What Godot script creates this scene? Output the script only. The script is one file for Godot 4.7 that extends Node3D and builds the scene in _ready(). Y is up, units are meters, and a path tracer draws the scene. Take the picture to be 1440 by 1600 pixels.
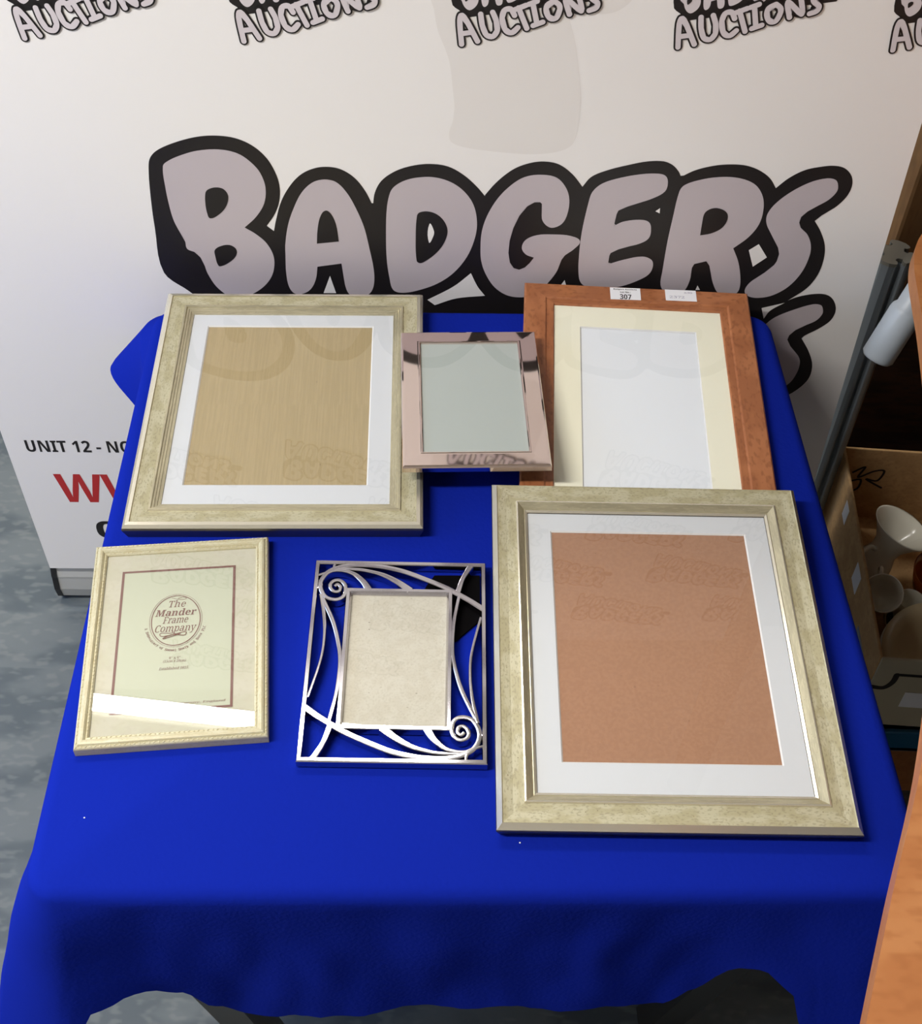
extends Node3D

const FY := 0.03                     # height of the floor
const T := 0.70                      # height of the table top
var M := {}
var taken := {}

# ------------------------------------------------------------------ the place
func _ready() -> void:
	# camera
	var cam := Camera3D.new()
	cam.name = "camera"
	cam.keep_aspect = Camera3D.KEEP_HEIGHT
	cam.fov = 43.4234
	cam.near = 0.05
	cam.far = 60.0
	var th := deg_to_rad(49.08357)
	var ro := deg_to_rad(2.05705)
	var fw := Vector3(0, -sin(th), -cos(th))
	var up := Vector3(0, cos(th), -sin(th))
	var rt := Vector3(1, 0, 0)
	var r2 := rt * cos(ro) + up * sin(ro)
	var u2 := up * cos(ro) - rt * sin(ro)
	cam.transform = Transform3D(Basis(r2, u2, -fw), Vector3(0, 1.72, 0))
	add_child(cam)
	cam.current = true
	# sky and exposure
	var sky_mat := ProceduralSkyMaterial.new()
	sky_mat.sky_top_color = Color(0.62, 0.75, 0.95)
	sky_mat.sky_horizon_color = Color(0.86, 0.91, 0.98)
	sky_mat.ground_bottom_color = Color(0.30, 0.30, 0.29)
	sky_mat.ground_horizon_color = Color(0.62, 0.64, 0.65)
	sky_mat.energy_multiplier = 4.0
	var sky := Sky.new()
	sky.sky_material = sky_mat
	var env := Environment.new()
	env.background_mode = Environment.BG_SKY
	env.sky = sky
	env.ambient_light_source = Environment.AMBIENT_SOURCE_SKY
	env.tonemap_mode = Environment.TONE_MAPPER_LINEAR
	env.tonemap_exposure = 1.38
	env.sdfgi_enabled = true
	env.ssao_enabled = true
	env.ssil_enabled = true
	var we := WorldEnvironment.new()
	we.name = "world_environment"
	we.environment = env
	add_child(we)
	materials()
	# ceiling lamps: the batten behind the banner is the one the glass mirrors
	batten(Vector3(-0.62, 2.56, -1.752), -0.09, 1.6, "white ceiling batten lamp above the back of the banner")
	batten(Vector3(-1.30, 2.56, -0.18), -0.09, 4.5, "white ceiling batten lamp above the front of the table")
	room()
	banner()
	table()
	cloth()
	desk()
	clutter()
	frame_mount_large()
	frame_mount_square()
	frame_wood()
	frame_pink()
	frame_cream()
	frame_chrome()

# ------------------------------------------------------------------ helpers
func numbered(n: String) -> String:
	if not taken.has(n):
		taken[n] = 0
		return n
	taken[n] += 1
	return "%s_%03d" % [n, taken[n]]

func thing(called: String, label: String, category: String, at := Vector3.ZERO, turn := 0.0, group := "") -> Node3D:
	var o := Node3D.new()
	o.name = numbered(called)
	add_child(o)
	o.position = at
	o.rotation.y = turn
	o.set_meta("label", label)
	o.set_meta("category", category)
	if group != "":
		o.set_meta("group", group)
	return o

func put(parent: Node, called: String, mesh: Mesh, m = null, at := Vector3.ZERO, rot := Vector3.ZERO, label := "") -> MeshInstance3D:
	var o := MeshInstance3D.new()
	o.name = called
	o.mesh = mesh
	parent.add_child(o, true)
	o.position = at
	o.rotation = rot
	if m is Array:
		for i in m.size():
			o.set_surface_override_material(i, m[i])
	elif m != null:
		for i in mesh.get_surface_count():
			o.set_surface_override_material(i, m)
	if label != "":
		o.set_meta("label", label)
	return o

func struct(called: String, mesh: Mesh, m, at := Vector3.ZERO, rot := Vector3.ZERO) -> MeshInstance3D:
	var o := put(self, called, mesh, m, at, rot)
	o.set_meta("kind", "structure")
	return o

func begin() -> SurfaceTool:
	var st := SurfaceTool.new()
	st.begin(Mesh.PRIMITIVE_TRIANGLES)
	st.set_smooth_group(-1)
	return st

func done(st: SurfaceTool, into: ArrayMesh = null) -> ArrayMesh:
	st.generate_normals()
	return st.commit(into)

func vert(st: SurfaceTool, p: Vector3, uv := Vector2.ZERO) -> void:
	st.set_uv(uv)
	st.add_vertex(p)

# corners run clockwise when seen from the front
func quad(st: SurfaceTool, a: Vector3, b: Vector3, c: Vector3, d: Vector3, ua := Vector2.ZERO, ub := Vector2.ZERO, uc := Vector2.ZERO, ud := Vector2.ZERO) -> void:
	vert(st, a, ua); vert(st, b, ub); vert(st, c, uc)
	vert(st, a, ua); vert(st, c, uc); vert(st, d, ud)

# a box with chamfered edges, centred on x and z, standing on y = 0
func box(sx: float, sy: float, sz: float, c := 0.002) -> ArrayMesh:
	var st := begin()
	bevel_box(st, Vector3(0, sy / 2, 0), Vector3(sx, sy, sz), c)
	return done(st)

func bevel_box(st: SurfaceTool, at: Vector3, s: Vector3, c: float) -> void:
	var h := s / 2
	var axes := [Vector3.RIGHT, Vector3.UP, Vector3.BACK]
	for i in 3:
		for sg in [-1.0, 1.0]:
			var n: Vector3 = axes[i] * sg
			var u: Vector3 = axes[(i + 1) % 3]
			var v: Vector3 = axes[(i + 2) % 3]
			var hn: float = h[i]
			var hu: float = h[(i + 1) % 3] - c
			var hv: float = h[(i + 2) % 3] - c
			var o := at + n * hn
			face(st, [o - u * hu - v * hv, o + u * hu - v * hv, o + u * hu + v * hv, o - u * hu + v * hv], n)
			# chamfers towards +u / -u
			for su in [-1.0, 1.0]:
				var n2: Vector3 = (n + u * su).normalized()
				var e1: Vector3 = o + u * su * hu
				var e2: Vector3 = at + n * (hn - c) + u * su * (hu + c)
				face(st, [e1 - v * hv, e1 + v * hv, e2 + v * hv, e2 - v * hv], n2)
	for sx in [-1.0, 1.0]:
		for sy in [-1.0, 1.0]:
			for sz in [-1.0, 1.0]:
				var k := Vector3(sx, sy, sz)
				var p := at + k * h
				face(st, [p - k * Vector3(0, c, c), p - k * Vector3(c, 0, c), p - k * Vector3(c, c, 0)], k)

# a flat convex face turned so that its front looks along n
func face(st: SurfaceTool, pts: Array, n: Vector3) -> void:
	var a: Vector3 = pts[0]
	var b: Vector3 = pts[1]
	var d: Vector3 = pts[2]
	var flip := (b - a).cross(d - a).dot(n) > 0
	var ux := n.cross(Vector3.UP)
	if ux.length() < 0.1:
		ux = Vector3.RIGHT
	ux = ux.normalized()
	var uy := ux.cross(n).normalized()
	for i in range(1, pts.size() - 1):
		var t := [pts[0], pts[i], pts[i + 1]]
		if flip:
			t = [pts[0], pts[i + 1], pts[i]]
		for p in t:
			vert(st, p, Vector2(ux.dot(p), uy.dot(p)))

# tri-angulated flat shape in x / y, front towards +z
func flat(st: SurfaceTool, poly: PackedVector2Array, z: float) -> void:
	var idx := Geometry2D.triangulate_polygon(poly)
	for i in range(0, idx.size(), 3):
		var a := poly[idx[i]]
		var b := poly[idx[i + 1]]
		var c := poly[idx[i + 2]]
		if (b - a).cross(c - a) > 0:
			var k := b
			b = c
			c = k
		for p in [a, b, c]:
			vert(st, Vector3(p.x, p.y, z), p)

# an outline in x / z pulled up from y0 to y1
func slab(poly: PackedVector2Array, y0: float, y1: float, c := 0.0) -> ArrayMesh:
	var st := begin()
	if Geometry2D.is_polygon_clockwise(poly):
		poly.reverse()
	var n := poly.size()
	var top := poly
	if c > 0.0:
		var cut := Geometry2D.offset_polygon(poly, -c)
		if cut.size() > 0 and cut[0].size() == n:
			top = cut[0]
		else:
			c = 0.0
	for sgn in [1, -1]:
		var shape: PackedVector2Array = top if sgn > 0 else poly
		var y := y1 if sgn > 0 else y0
		var idx := Geometry2D.triangulate_polygon(shape)
		for i in range(0, idx.size(), 3):
			var pts := []
			for k in 3:
				pts.append(Vector3(shape[idx[i + k]].x, y, shape[idx[i + k]].y))
			face(st, pts, Vector3(0, sgn, 0))
	for i in n:
		var a := poly[i]
		var b := poly[(i + 1) % n]
		var out := Vector3(b.y - a.y, 0, -(b.x - a.x)).normalized()
		if out.length() < 0.5:
			continue
		face(st, [Vector3(a.x, y0, a.y), Vector3(b.x, y0, b.y), Vector3(b.x, y1 - c, b.y), Vector3(a.x, y1 - c, a.y)], out)
	return done(st)

# closed outline smoothed through its points; a point given twice is a corner
func smooth(src: Array, steps := 5) -> PackedVector2Array:
	var p: Array[Vector2] = []
	var corner: Array[bool] = []
	for i in range(0, src.size(), 2):
		var v := Vector2(src[i], src[i + 1])
		if p.size() > 0 and p[-1].distance_to(v) < 0.01:
			corner[-1] = true
		else:
			p.append(v)
			corner.append(false)
	var n := p.size()
	var out := PackedVector2Array()
	for i in n:
		var a := p[i]
		var b := p[(i + 1) % n]
		var pa := p[(i + n - 1) % n]
		var nb := p[(i + 2) % n]
		var l := a.distance_to(b)
		var ta := (b - pa).normalized() * l if not corner[i] else (b - a)
		var tb := (nb - a).normalized() * l if not corner[(i + 1) % n] else (b - a)
		for k in steps:
			var t := float(k) / steps
			var t2 := t * t
			var t3 := t2 * t
			out.append(a * (2 * t3 - 3 * t2 + 1) + ta * (t3 - 2 * t2 + t) + b * (-2 * t3 + 3 * t2) + tb * (t3 - t2))
	return out

func spline(p: Array, steps := 6) -> Array:
	var out := []
	var n := p.size()
	for i in n - 1:
		var a = p[i]
		var b = p[i + 1]
		var pa = p[maxi(i - 1, 0)]
		var nb = p[mini(i + 2, n - 1)]
		for k in steps:
			var t := float(k) / steps
			var t2 := t * t
			var t3 := t2 * t
			out.append(a * (2 * t3 - 3 * t2 + 1) + (b - pa) * 0.5 * (t3 - 2 * t2 + t) + b * (-2 * t3 + 3 * t2) + (nb - a) * 0.5 * (t3 - t2))
	out.append(p[n - 1])
	return out

# a turned shape: profile of (radius, height) from the bottom up the outside and, where it is hollow, down the inside
func lathe(profile: Array, segs := 40) -> ArrayMesh:
	var st := begin()
	st.set_smooth_group(0)
	for i in profile.size() - 1:
		var a: Vector2 = profile[i]
		var b: Vector2 = profile[i + 1]
		for k in segs:
			var t0 := TAU * k / segs
			var t1 := TAU * (k + 1) / segs
			var d0 := Vector3(cos(t0), 0, sin(t0))
			var d1 := Vector3(cos(t1), 0, sin(t1))
			quad(st, d0 * a.x + Vector3.UP * a.y, d0 * b.x + Vector3.UP * b.y, d1 * b.x + Vector3.UP * b.y, d1 * a.x + Vector3.UP * a.y,
				Vector2(float(k) / segs, a.y), Vector2(float(k) / segs, b.y), Vector2(float(k + 1) / segs, b.y), Vector2(float(k + 1) / segs, a.y))
	return done(st)

# a round bar along a path
func tube(path: Array, radii, segs := 12) -> ArrayMesh:
	var st := begin()
	st.set_smooth_group(0)
	var rings := []
	var n := path.size()
	var side := Vector3.ZERO
	for i in n:
		var d: Vector3 = (path[mini(i + 1, n - 1)] - path[maxi(i - 1, 0)]).normalized()
		if side == Vector3.ZERO:
			side = d.cross(Vector3.UP)
			if side.length() < 0.1:
				side = d.cross(Vector3.RIGHT)
		side = (side - d * side.dot(d)).normalized()
		var other := d.cross(side)
		var r: float = radii[i] if radii is Array else radii
		var ring := []
		for k in segs:
			var t := TAU * k / segs
			ring.append(path[i] + (side * cos(t) + other * sin(t)) * r)
		rings.append(ring)
	for i in n - 1:
		for k in segs:
			var l := (k + 1) % segs
			quad(st, rings[i][k], rings[i][l], rings[i + 1][l], rings[i + 1][k])
	st.set_smooth_group(-1)
	var d0: Vector3 = (path[0] - path[1]).normalized()
	face(st, rings[0], d0)
	face(st, rings[n - 1], (path[n - 1] - path[n - 2]).normalized())
	return done(st)

# one mitred side of a picture frame: x along the side, outer edge on z = 0, profile of (inwards, up)
func rail(length: float, profile: Array, slots: Array) -> ArrayMesh:
	var mesh := ArrayMesh.new()
	var kinds := {}
	for i in slots.size():
		kinds[slots[i]] = true
	var keys := kinds.keys()
	keys.sort()
	for key in keys:
		var st := begin()
		var run := 0.0
		for i in profile.size() - 1:
			var p: Vector2 = profile[i]
			var q: Vector2 = profile[i + 1]
			var l := p.distance_to(q)
			if slots[i] == key:
				var hp := length / 2 - p.x
				var hq := length / 2 - q.x
				quad(st, Vector3(-hp, p.y, -p.x), Vector3(-hq, q.y, -q.x), Vector3(hq, q.y, -q.x), Vector3(hp, p.y, -p.x),
					Vector2(-hp, run), Vector2(-hq, run + l), Vector2(hq, run + l), Vector2(hp, run))
			run += l
		mesh = done(st, mesh)
	return mesh

func rails(t: Node3D, w: float, h: float, profile: Array, slots: Array, mats: Array, at := Vector3.ZERO) -> void:
	var long_side := rail(w, profile, slots)
	var short_side := rail(h, profile, slots)
	put(t, "frame_rail", long_side, mats, at + Vector3(0, 0, h / 2))
	put(t, "frame_rail", long_side, mats, at + Vector3(0, 0, -h / 2), Vector3(0, PI, 0))
	put(t, "frame_rail", short_side, mats, at + Vector3(w / 2, 0, 0), Vector3(0, PI / 2, 0))
	put(t, "frame_rail", short_side, mats, at + Vector3(-w / 2, 0, 0), Vector3(0, -PI / 2, 0))

# a card with a bevelled window: o and i are Rect2 in x / z
func window_card(o: Rect2, i: Rect2, y: float, t: float) -> ArrayMesh:
	var mesh := ArrayMesh.new()
	var st := begin()
	var b := i.grow(-t)
	var loops := [[o, y - t], [o, y], [i, y]]
	for k in 2:
		ring(st, loops[k][0], loops[k][1], loops[k + 1][0], loops[k + 1][1])
	mesh = done(st, mesh)
	st = begin()
	ring(st, i, y, b, y - t)
	return done(st, mesh)

func ring(st: SurfaceTool, a: Rect2, ya: float, b: Rect2, yb: float) -> void:
	var pa := [Vector3(a.position.x, ya, a.position.y), Vector3(a.end.x, ya, a.position.y), Vector3(a.end.x, ya, a.end.y), Vector3(a.position.x, ya, a.end.y)]
	var pb := [Vector3(b.position.x, yb, b.position.y), Vector3(b.end.x, yb, b.position.y), Vector3(b.end.x, yb, b.end.y), Vector3(b.position.x, yb, b.end.y)]
	for k in 4:
		var l := (k + 1) % 4
		var ab := Vector2(pa[k].x, pa[k].z)
		quad(st, pa[k], pa[l], pb[l], pb[k], ab, Vector2(pa[l].x, pa[l].z), Vector2(pb[l].x, pb[l].z), Vector2(pb[k].x, pb[k].z))

func sheet(r: Rect2, y: float, t := 0.001) -> ArrayMesh:
	var st := begin()
	var c := r.get_center()
	bevel_box(st, Vector3(c.x, y - t / 2, c.y), Vector3(r.size.x, t, r.size.y), 0.0002)
	return done(st)

func pane(r: Rect2, y: float) -> ArrayMesh:
	var st := begin()
	quad(st, Vector3(r.position.x, y, r.position.y), Vector3(r.end.x, y, r.position.y), Vector3(r.end.x, y, r.end.y), Vector3(r.position.x, y, r.end.y))
	return done(st)

func font(family: String, bold := false, italic := false) -> SystemFont:
	var f := SystemFont.new()
	f.font_names = PackedStringArray([family])
	f.font_weight = 700 if bold else 400
	f.font_italic = italic
	return f

func words(s: String, f: Font, em: float, align := HORIZONTAL_ALIGNMENT_CENTER) -> TextMesh:
	var t := TextMesh.new()
	t.text = s
	t.font = f
	t.font_size = 64
	t.pixel_size = em / 64.0
	t.depth = 0.0001
	t.curve_step = 1.0
	t.horizontal_alignment = align
	t.vertical_alignment = VERTICAL_ALIGNMENT_CENTER
	return t

# text fitted to a width and height, as one mesh in x / y
func lettering(s: String, f: Font, width: float, height: float, lean := 0.0) -> ArrayMesh:
	var t := words(s, f, 0.05)
	var arr := t.get_mesh_arrays()
	var v: PackedVector3Array = arr[Mesh.ARRAY_VERTEX]
	var idx = arr[Mesh.ARRAY_INDEX]
	var st := begin()
	if v.size() == 0:
		return done(st)
	var box_ := AABB(v[0], Vector3.ZERO)
	for p in v:
		box_ = box_.expand(p)
	var c := box_.get_center()
	var order := []
	if idx != null and idx.size() > 0:
		order = Array(idx)
	else:
		order = range(v.size())
	for i in range(0, order.size(), 3):
		var tri := [v[order[i]], v[order[i + 1]], v[order[i + 2]]]
		var nn: Vector3 = (tri[1] - tri[0]).cross(tri[2] - tri[0])
		if absf(nn.z) < 0.3 * nn.length() or tri[0].z < c.z:
			continue
		var pts := []
		for p in tri:
			var y: float = (p.y - c.y) / box_.size.y * height
			pts.append(Vector3((p.x - c.x) / box_.size.x * width + y * lean, y, 0))
		face(st, pts, Vector3.BACK)
	return done(st)

func stroke(st: SurfaceTool, path: Array, w: float, z: float) -> void:
	for i in path.size():
		z += 0.000004
		var a: Vector2 = path[i]
		var disc := PackedVector2Array()
		for k in 12:
			disc.append(a + Vector2.from_angle(TAU * k / 12) * w / 2)
		for k in range(1, 11):
			face(st, [Vector3(disc[0].x, disc[0].y, z), Vector3(disc[k].x, disc[k].y, z), Vector3(disc[k + 1].x, disc[k + 1].y, z)], Vector3.BACK)
		if i + 1 < path.size():
			var b: Vector2 = path[i + 1]
			var s := (b - a).normalized().orthogonal() * w / 2
			z += 0.000004
			face(st, [Vector3(a.x + s.x, a.y + s.y, z), Vector3(b.x + s.x, b.y + s.y, z), Vector3(b.x - s.x, b.y - s.y, z), Vector3(a.x - s.x, a.y - s.y, z)], Vector3.BACK)

# ------------------------------------------------------------------ materials
func flat_mat(key: String, c: Color, rough := 0.8, metal := 0.0) -> StandardMaterial3D:
	var m := StandardMaterial3D.new()
	m.resource_name = key
	m.albedo_color = c
	m.roughness = rough
	m.metallic = metal
	M[key] = m
	return m

func noise(sd: int, freq: float, octaves := 4) -> FastNoiseLite:
	var n := FastNoiseLite.new()
	n.seed = sd
	n.noise_type = FastNoiseLite.TYPE_SIMPLEX_SMOOTH
	n.frequency = freq
	n.fractal_octaves = octaves
	return n

# mottled colour: noise stretched by sx, sy blends a to b to c, with dark specks
func mottle(size: Vector2i, sd: int, freq: float, sx: float, sy: float, a: Color, b: Color, c: Color, specks := 0.0, speck := Color.BLACK) -> ImageTexture:
	var im := Image.create(size.x, size.y, false, Image.FORMAT_RGB8)
	var n := noise(sd, freq)
	var n2 := noise(sd + 7, freq * 6.0, 2)
	for y in size.y:
		for x in size.x:
			# wrapped on a torus in 3-d so that the edges meet
			var ax := TAU * x / size.x
			var px := cos(ax) * size.x * sx / TAU
			var pz := sin(ax) * size.x * sx / TAU
			var v := clampf(0.5 + 0.9 * n.get_noise_3d(px, y * sy, pz), 0.0, 1.0)
			var w := clampf(0.5 + 0.8 * n2.get_noise_3d(px, y * sy, pz), 0.0, 1.0)
			var col := a.lerp(b, smoothstep(0.25, 0.75, v)).lerp(c, 0.5 * smoothstep(0.55, 0.9, w))
			im.set_pixel(x, y, col)
	if specks > 0.0:
		var rng := RandomNumberGenerator.new()
		rng.seed = sd
		for i in int(specks):
			var at := Vector2i(rng.randi_range(2, size.x - 4), rng.randi_range(2, size.y - 4))
			var l := rng.randi_range(1, 3)
			im.fill_rect(Rect2i(at, Vector2i(l, rng.randi_range(1, 2))), speck.lerp(a, rng.randf() * 0.6))
	im.generate_mipmaps()
	return ImageTexture.create_from_image(im)

func bumps(size: int, sd: int, freq: float, sx := 1.0, sy := 1.0, strength := 4.0) -> ImageTexture:
	var im := Image.create(size, size, false, Image.FORMAT_RGB8)
	var n := noise(sd, freq, 3)
	for y in size:
		for x in size:
			var v := clampf(0.5 + 0.5 * n.get_noise_2d(x * sx, y * sy), 0.0, 1.0)
			im.set_pixel(x, y, Color(v, v, v))
	im.bump_map_to_normal_map(strength)
	return ImageTexture.create_from_image(im)

func textured(key: String, tex: Texture2D, scale: Vector3, rough := 0.8, metal := 0.0, tri := false) -> StandardMaterial3D:
	var m := flat_mat(key, Color.WHITE, rough, metal)
	m.albedo_texture = tex
	m.uv1_scale = scale
	if tri:
		m.uv1_triplanar = true
		m.uv1_world_triplanar = true
	return m

func glass_mat(key: String) -> StandardMaterial3D:
	var m := flat_mat(key, Color(1, 1, 1, 0.03), 0.0)
	m.transparency = BaseMaterial3D.TRANSPARENCY_ALPHA
	m.metallic_specular = 0.5
	return m

func materials() -> void:
	textured("floor", mottle(Vector2i(512, 512), 3, 0.014, 0.8, 1.7, Color8(79, 88, 93), Color8(101, 108, 110), Color8(122, 126, 124), 0), Vector3(0.9, 0.9, 0.9), 0.55, 0.0, true)
	flat_mat("wall", Color8(206, 200, 190), 0.9)
	flat_mat("ceiling", Color8(222, 220, 214), 0.95)
	flat_mat("white_paint", Color8(232, 232, 228), 0.5)
	textured("dark_wood", mottle(Vector2i(512, 256), 11, 0.02, 0.3, 3.0, Color8(58, 34, 20), Color8(78, 48, 28), Color8(44, 26, 16)), Vector3(1.5, 1.5, 1.5), 0.55, 0.0, true)
	textured("post_wood", mottle(Vector2i(256, 256), 12, 0.02, 2.0, 0.3, Color8(120, 86, 50), Color8(134, 99, 61), Color8(102, 74, 42)), Vector3(2, 2, 2), 0.6, 0.0, true)
	flat_mat("lamp_body", Color8(236, 236, 232), 0.5)
	var glow := flat_mat("lamp_diffuser", Color8(250, 250, 245), 0.6)
	glow.emission_enabled = true
	glow.emission = Color(1.0, 0.97, 0.90)
	glow.emission_energy_multiplier = 4.0
	flat_mat("banner_white", Color8(246, 243, 240), 0.62)
	flat_mat("print_black", Color8(28, 24, 24), 0.5)
	flat_mat("print_grey", Color8(198, 188, 192), 0.55)
	flat_mat("print_light", Color8(218, 210, 213), 0.55)
	flat_mat("print_pale", Color8(238, 234, 230), 0.6)
	flat_mat("print_red", Color8(190, 44, 44), 0.55)
	flat_mat("aluminium", Color8(190, 190, 186), 0.5, 0.35)
	flat_mat("black_plastic", Color8(20, 20, 22), 0.5)
	var velvet := flat_mat("black_velvet", Color8(13, 12, 13), 1.0)
	velvet.metallic_specular = 0.05
	var felt := flat_mat("felt", Color8(16, 35, 146), 1.0)
	felt.rim_enabled = true
	felt.rim = 0.35
	felt.rim_tint = 0.9
	felt.metallic_specular = 0.1
	felt.uv1_triplanar = true
	felt.uv1_world_triplanar = true
	felt.uv1_scale = Vector3(4, 4, 4)
	felt.normal_enabled = true
	felt.normal_texture = bumps(512, 21, 0.08, 1, 1, 3.0)
	felt.normal_scale = 0.2
	flat_mat("leg_grey", Color8(112, 112, 110), 0.5, 0.3)
	flat_mat("leg_black", Color8(30, 29, 28), 0.6)
	textured("desk_wood", mottle(Vector2i(512, 256), 31, 0.018, 0.4, 2.4, Color8(182, 117, 69), Color8(193, 130, 80), Color8(167, 104, 60)), Vector3(1.6, 1.6, 1.6), 0.38, 0.0, true)
	textured("card", mottle(Vector2i(256, 256), 41, 0.03, 1, 1, Color8(179, 143, 97), Color8(193, 156, 108), Color8(166, 129, 87)), Vector3(3, 3, 3), 0.9, 0.0, true)
	textured("brown_card", mottle(Vector2i(256, 256), 42, 0.03, 1, 1, Color8(136, 84, 44), Color8(146, 92, 50), Color8(122, 74, 38)), Vector3(3, 3, 3), 0.9, 0.0, true)
	flat_mat("pale_card", Color8(182, 172, 146), 0.85)
	flat_mat("paper", Color8(236, 236, 238), 0.8)
	flat_mat("ink", Color8(34, 24, 20), 0.7)
	flat_mat("faint_ink", Color8(150, 146, 168), 0.7)
	flat_mat("blue_tray", Color8(20, 84, 120), 0.5)
	flat_mat("grey_paper", Color8(146, 152, 160), 0.8)
	flat_mat("china", Color8(226, 222, 206), 0.18)
	flat_mat("cream_china", Color8(206, 188, 150), 0.25)
	flat_mat("green_glaze", Color8(60, 92, 56), 0.25)
	flat_mat("blue_glaze", Color8(46, 58, 96), 0.25)
	flat_mat("pale_blue", Color8(150, 164, 192), 0.3)
	var amber := flat_mat("amber_glass", Color8(120, 52, 10), 0.05)
	amber.metallic_specular = 0.7
	flat_mat("pole_grey", Color8(128, 136, 142), 0.45, 0.3)
	flat_mat("pole_end", Color8(132, 130, 122), 0.4, 0.6)
	flat_mat("tube_grey", Color8(166, 172, 176), 0.4)
	# frames
	var cream_tex := mottle(Vector2i(1024, 128), 51, 0.012, 0.8, 2.2, Color8(188, 182, 152), Color8(174, 166, 132), Color8(142, 134, 108), 160, Color8(112, 100, 72))
	textured("gilt_cream", cream_tex, Vector3(3.2, 22, 1), 0.42, 0.12)
	var silver_tex := mottle(Vector2i(1024, 128), 52, 0.014, 0.35, 2.4, Color8(196, 188, 158), Color8(182, 174, 146), Color8(214, 206, 172), 60, Color8(120, 110, 84))
	textured("gilt_silver", silver_tex, Vector3(3.2, 26, 1), 0.3, 0.6)
	flat_mat("gilt_edge", Color8(226, 220, 200), 0.25, 0.7)
	flat_mat("gilt_side", Color8(118, 113, 104), 0.32, 0.9)
	flat_mat("mount_white", Color8(205, 208, 210), 0.85)
	flat_mat("mount_cream", Color8(243, 241, 218), 0.85)
	flat_mat("mount_bevel", Color8(219, 219, 216), 0.8)
	textured("corrugated", mottle(Vector2i(512, 256), 61, 0.05, 2.8, 0.2, Color8(164, 145, 101), Color8(171, 151, 107), Color8(157, 138, 96), 5, Color8(96, 74, 44)), Vector3(5, 2.4, 1), 0.9)
	textured("hardboard", mottle(Vector2i(512, 512), 62, 0.09, 1.2, 1.2, Color8(157, 112, 79), Color8(164, 119, 85), Color8(149, 104, 72), 30, Color8(102, 65, 41)), Vector3(4, 4, 1), 0.85)
	textured("frame_brown", mottle(Vector2i(1024, 128), 63, 0.01, 0.5, 1.6, Color8(158, 97, 59), Color8(174, 111, 70), Color8(131, 77, 45)), Vector3(2.6, 14, 1), 0.42)
	flat_mat("sheet_white", Color8(234, 239, 243), 0.85)
	flat_mat("rose_chrome", Color8(232, 214, 206), 0.05, 1.0)
	flat_mat("grey_sheet", Color8(172, 180, 174), 0.7)
	flat_mat("chrome", Color8(200, 197, 202), 0.08, 1.0)
	textured("aged_paper", mottle(Vector2i(256, 256), 71, 0.03, 1, 1, Color8(188, 182, 164), Color8(193, 188, 171), Color8(175, 168, 148), 14, Color8(119, 112, 94)), Vector3(8, 8, 1), 0.85)
	textured("ivory", mottle(Vector2i(512, 128), 72, 0.02, 0.8, 2.0, Color8(197, 191, 161), Color8(191, 182, 148), Color8(174, 163, 125), 60, Color8(131, 117, 80)), Vector3(5, 30, 1), 0.42, 0.1)
	textured("print_sheet", mottle(Vector2i(256, 256), 73, 0.02, 1, 1, Color8(182, 179, 155), Color8(186, 182, 161), Color8(178, 172, 149)), Vector3(5, 5, 1), 0.85)
	flat_mat("print_green", Color8(179, 182, 157), 0.85)
	flat_mat("print_brown", Color8(112, 70, 58), 0.7)
	glass_mat("glass")
	glass_mat("window_glass")

# ------------------------------------------------------------------ lamps and room
func batten(at: Vector3, turn: float, energy: float, label: String) -> void:
	var t := thing("ceiling_lamp", label, "lamp", at, turn, "ceiling batten lamps")
	put(t, "housing", box(1.26, 0.03, 0.07, 0.004), M.lamp_body, Vector3(0, 0.01, 0))
	put(t, "diffuser", box(1.22, 0.012, 0.056, 0.004), M.lamp_diffuser, Vector3(0, -0.002, 0))
	var l := AreaLight3D.new()
	l.name = "lamp_light"
	l.area_size = Vector2(1.2, 0.052)
	l.light_energy = energy
	l.light_color = Color(1.0, 0.985, 0.965)
	l.shadow_enabled = true
	l.area_range = 8.0
	l.area_attenuation = 2.0
	t.add_child(l)
	l.position = Vector3(0, -0.006, 0)
	l.rotation = Vector3(-PI / 2, 0, 0)

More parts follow.
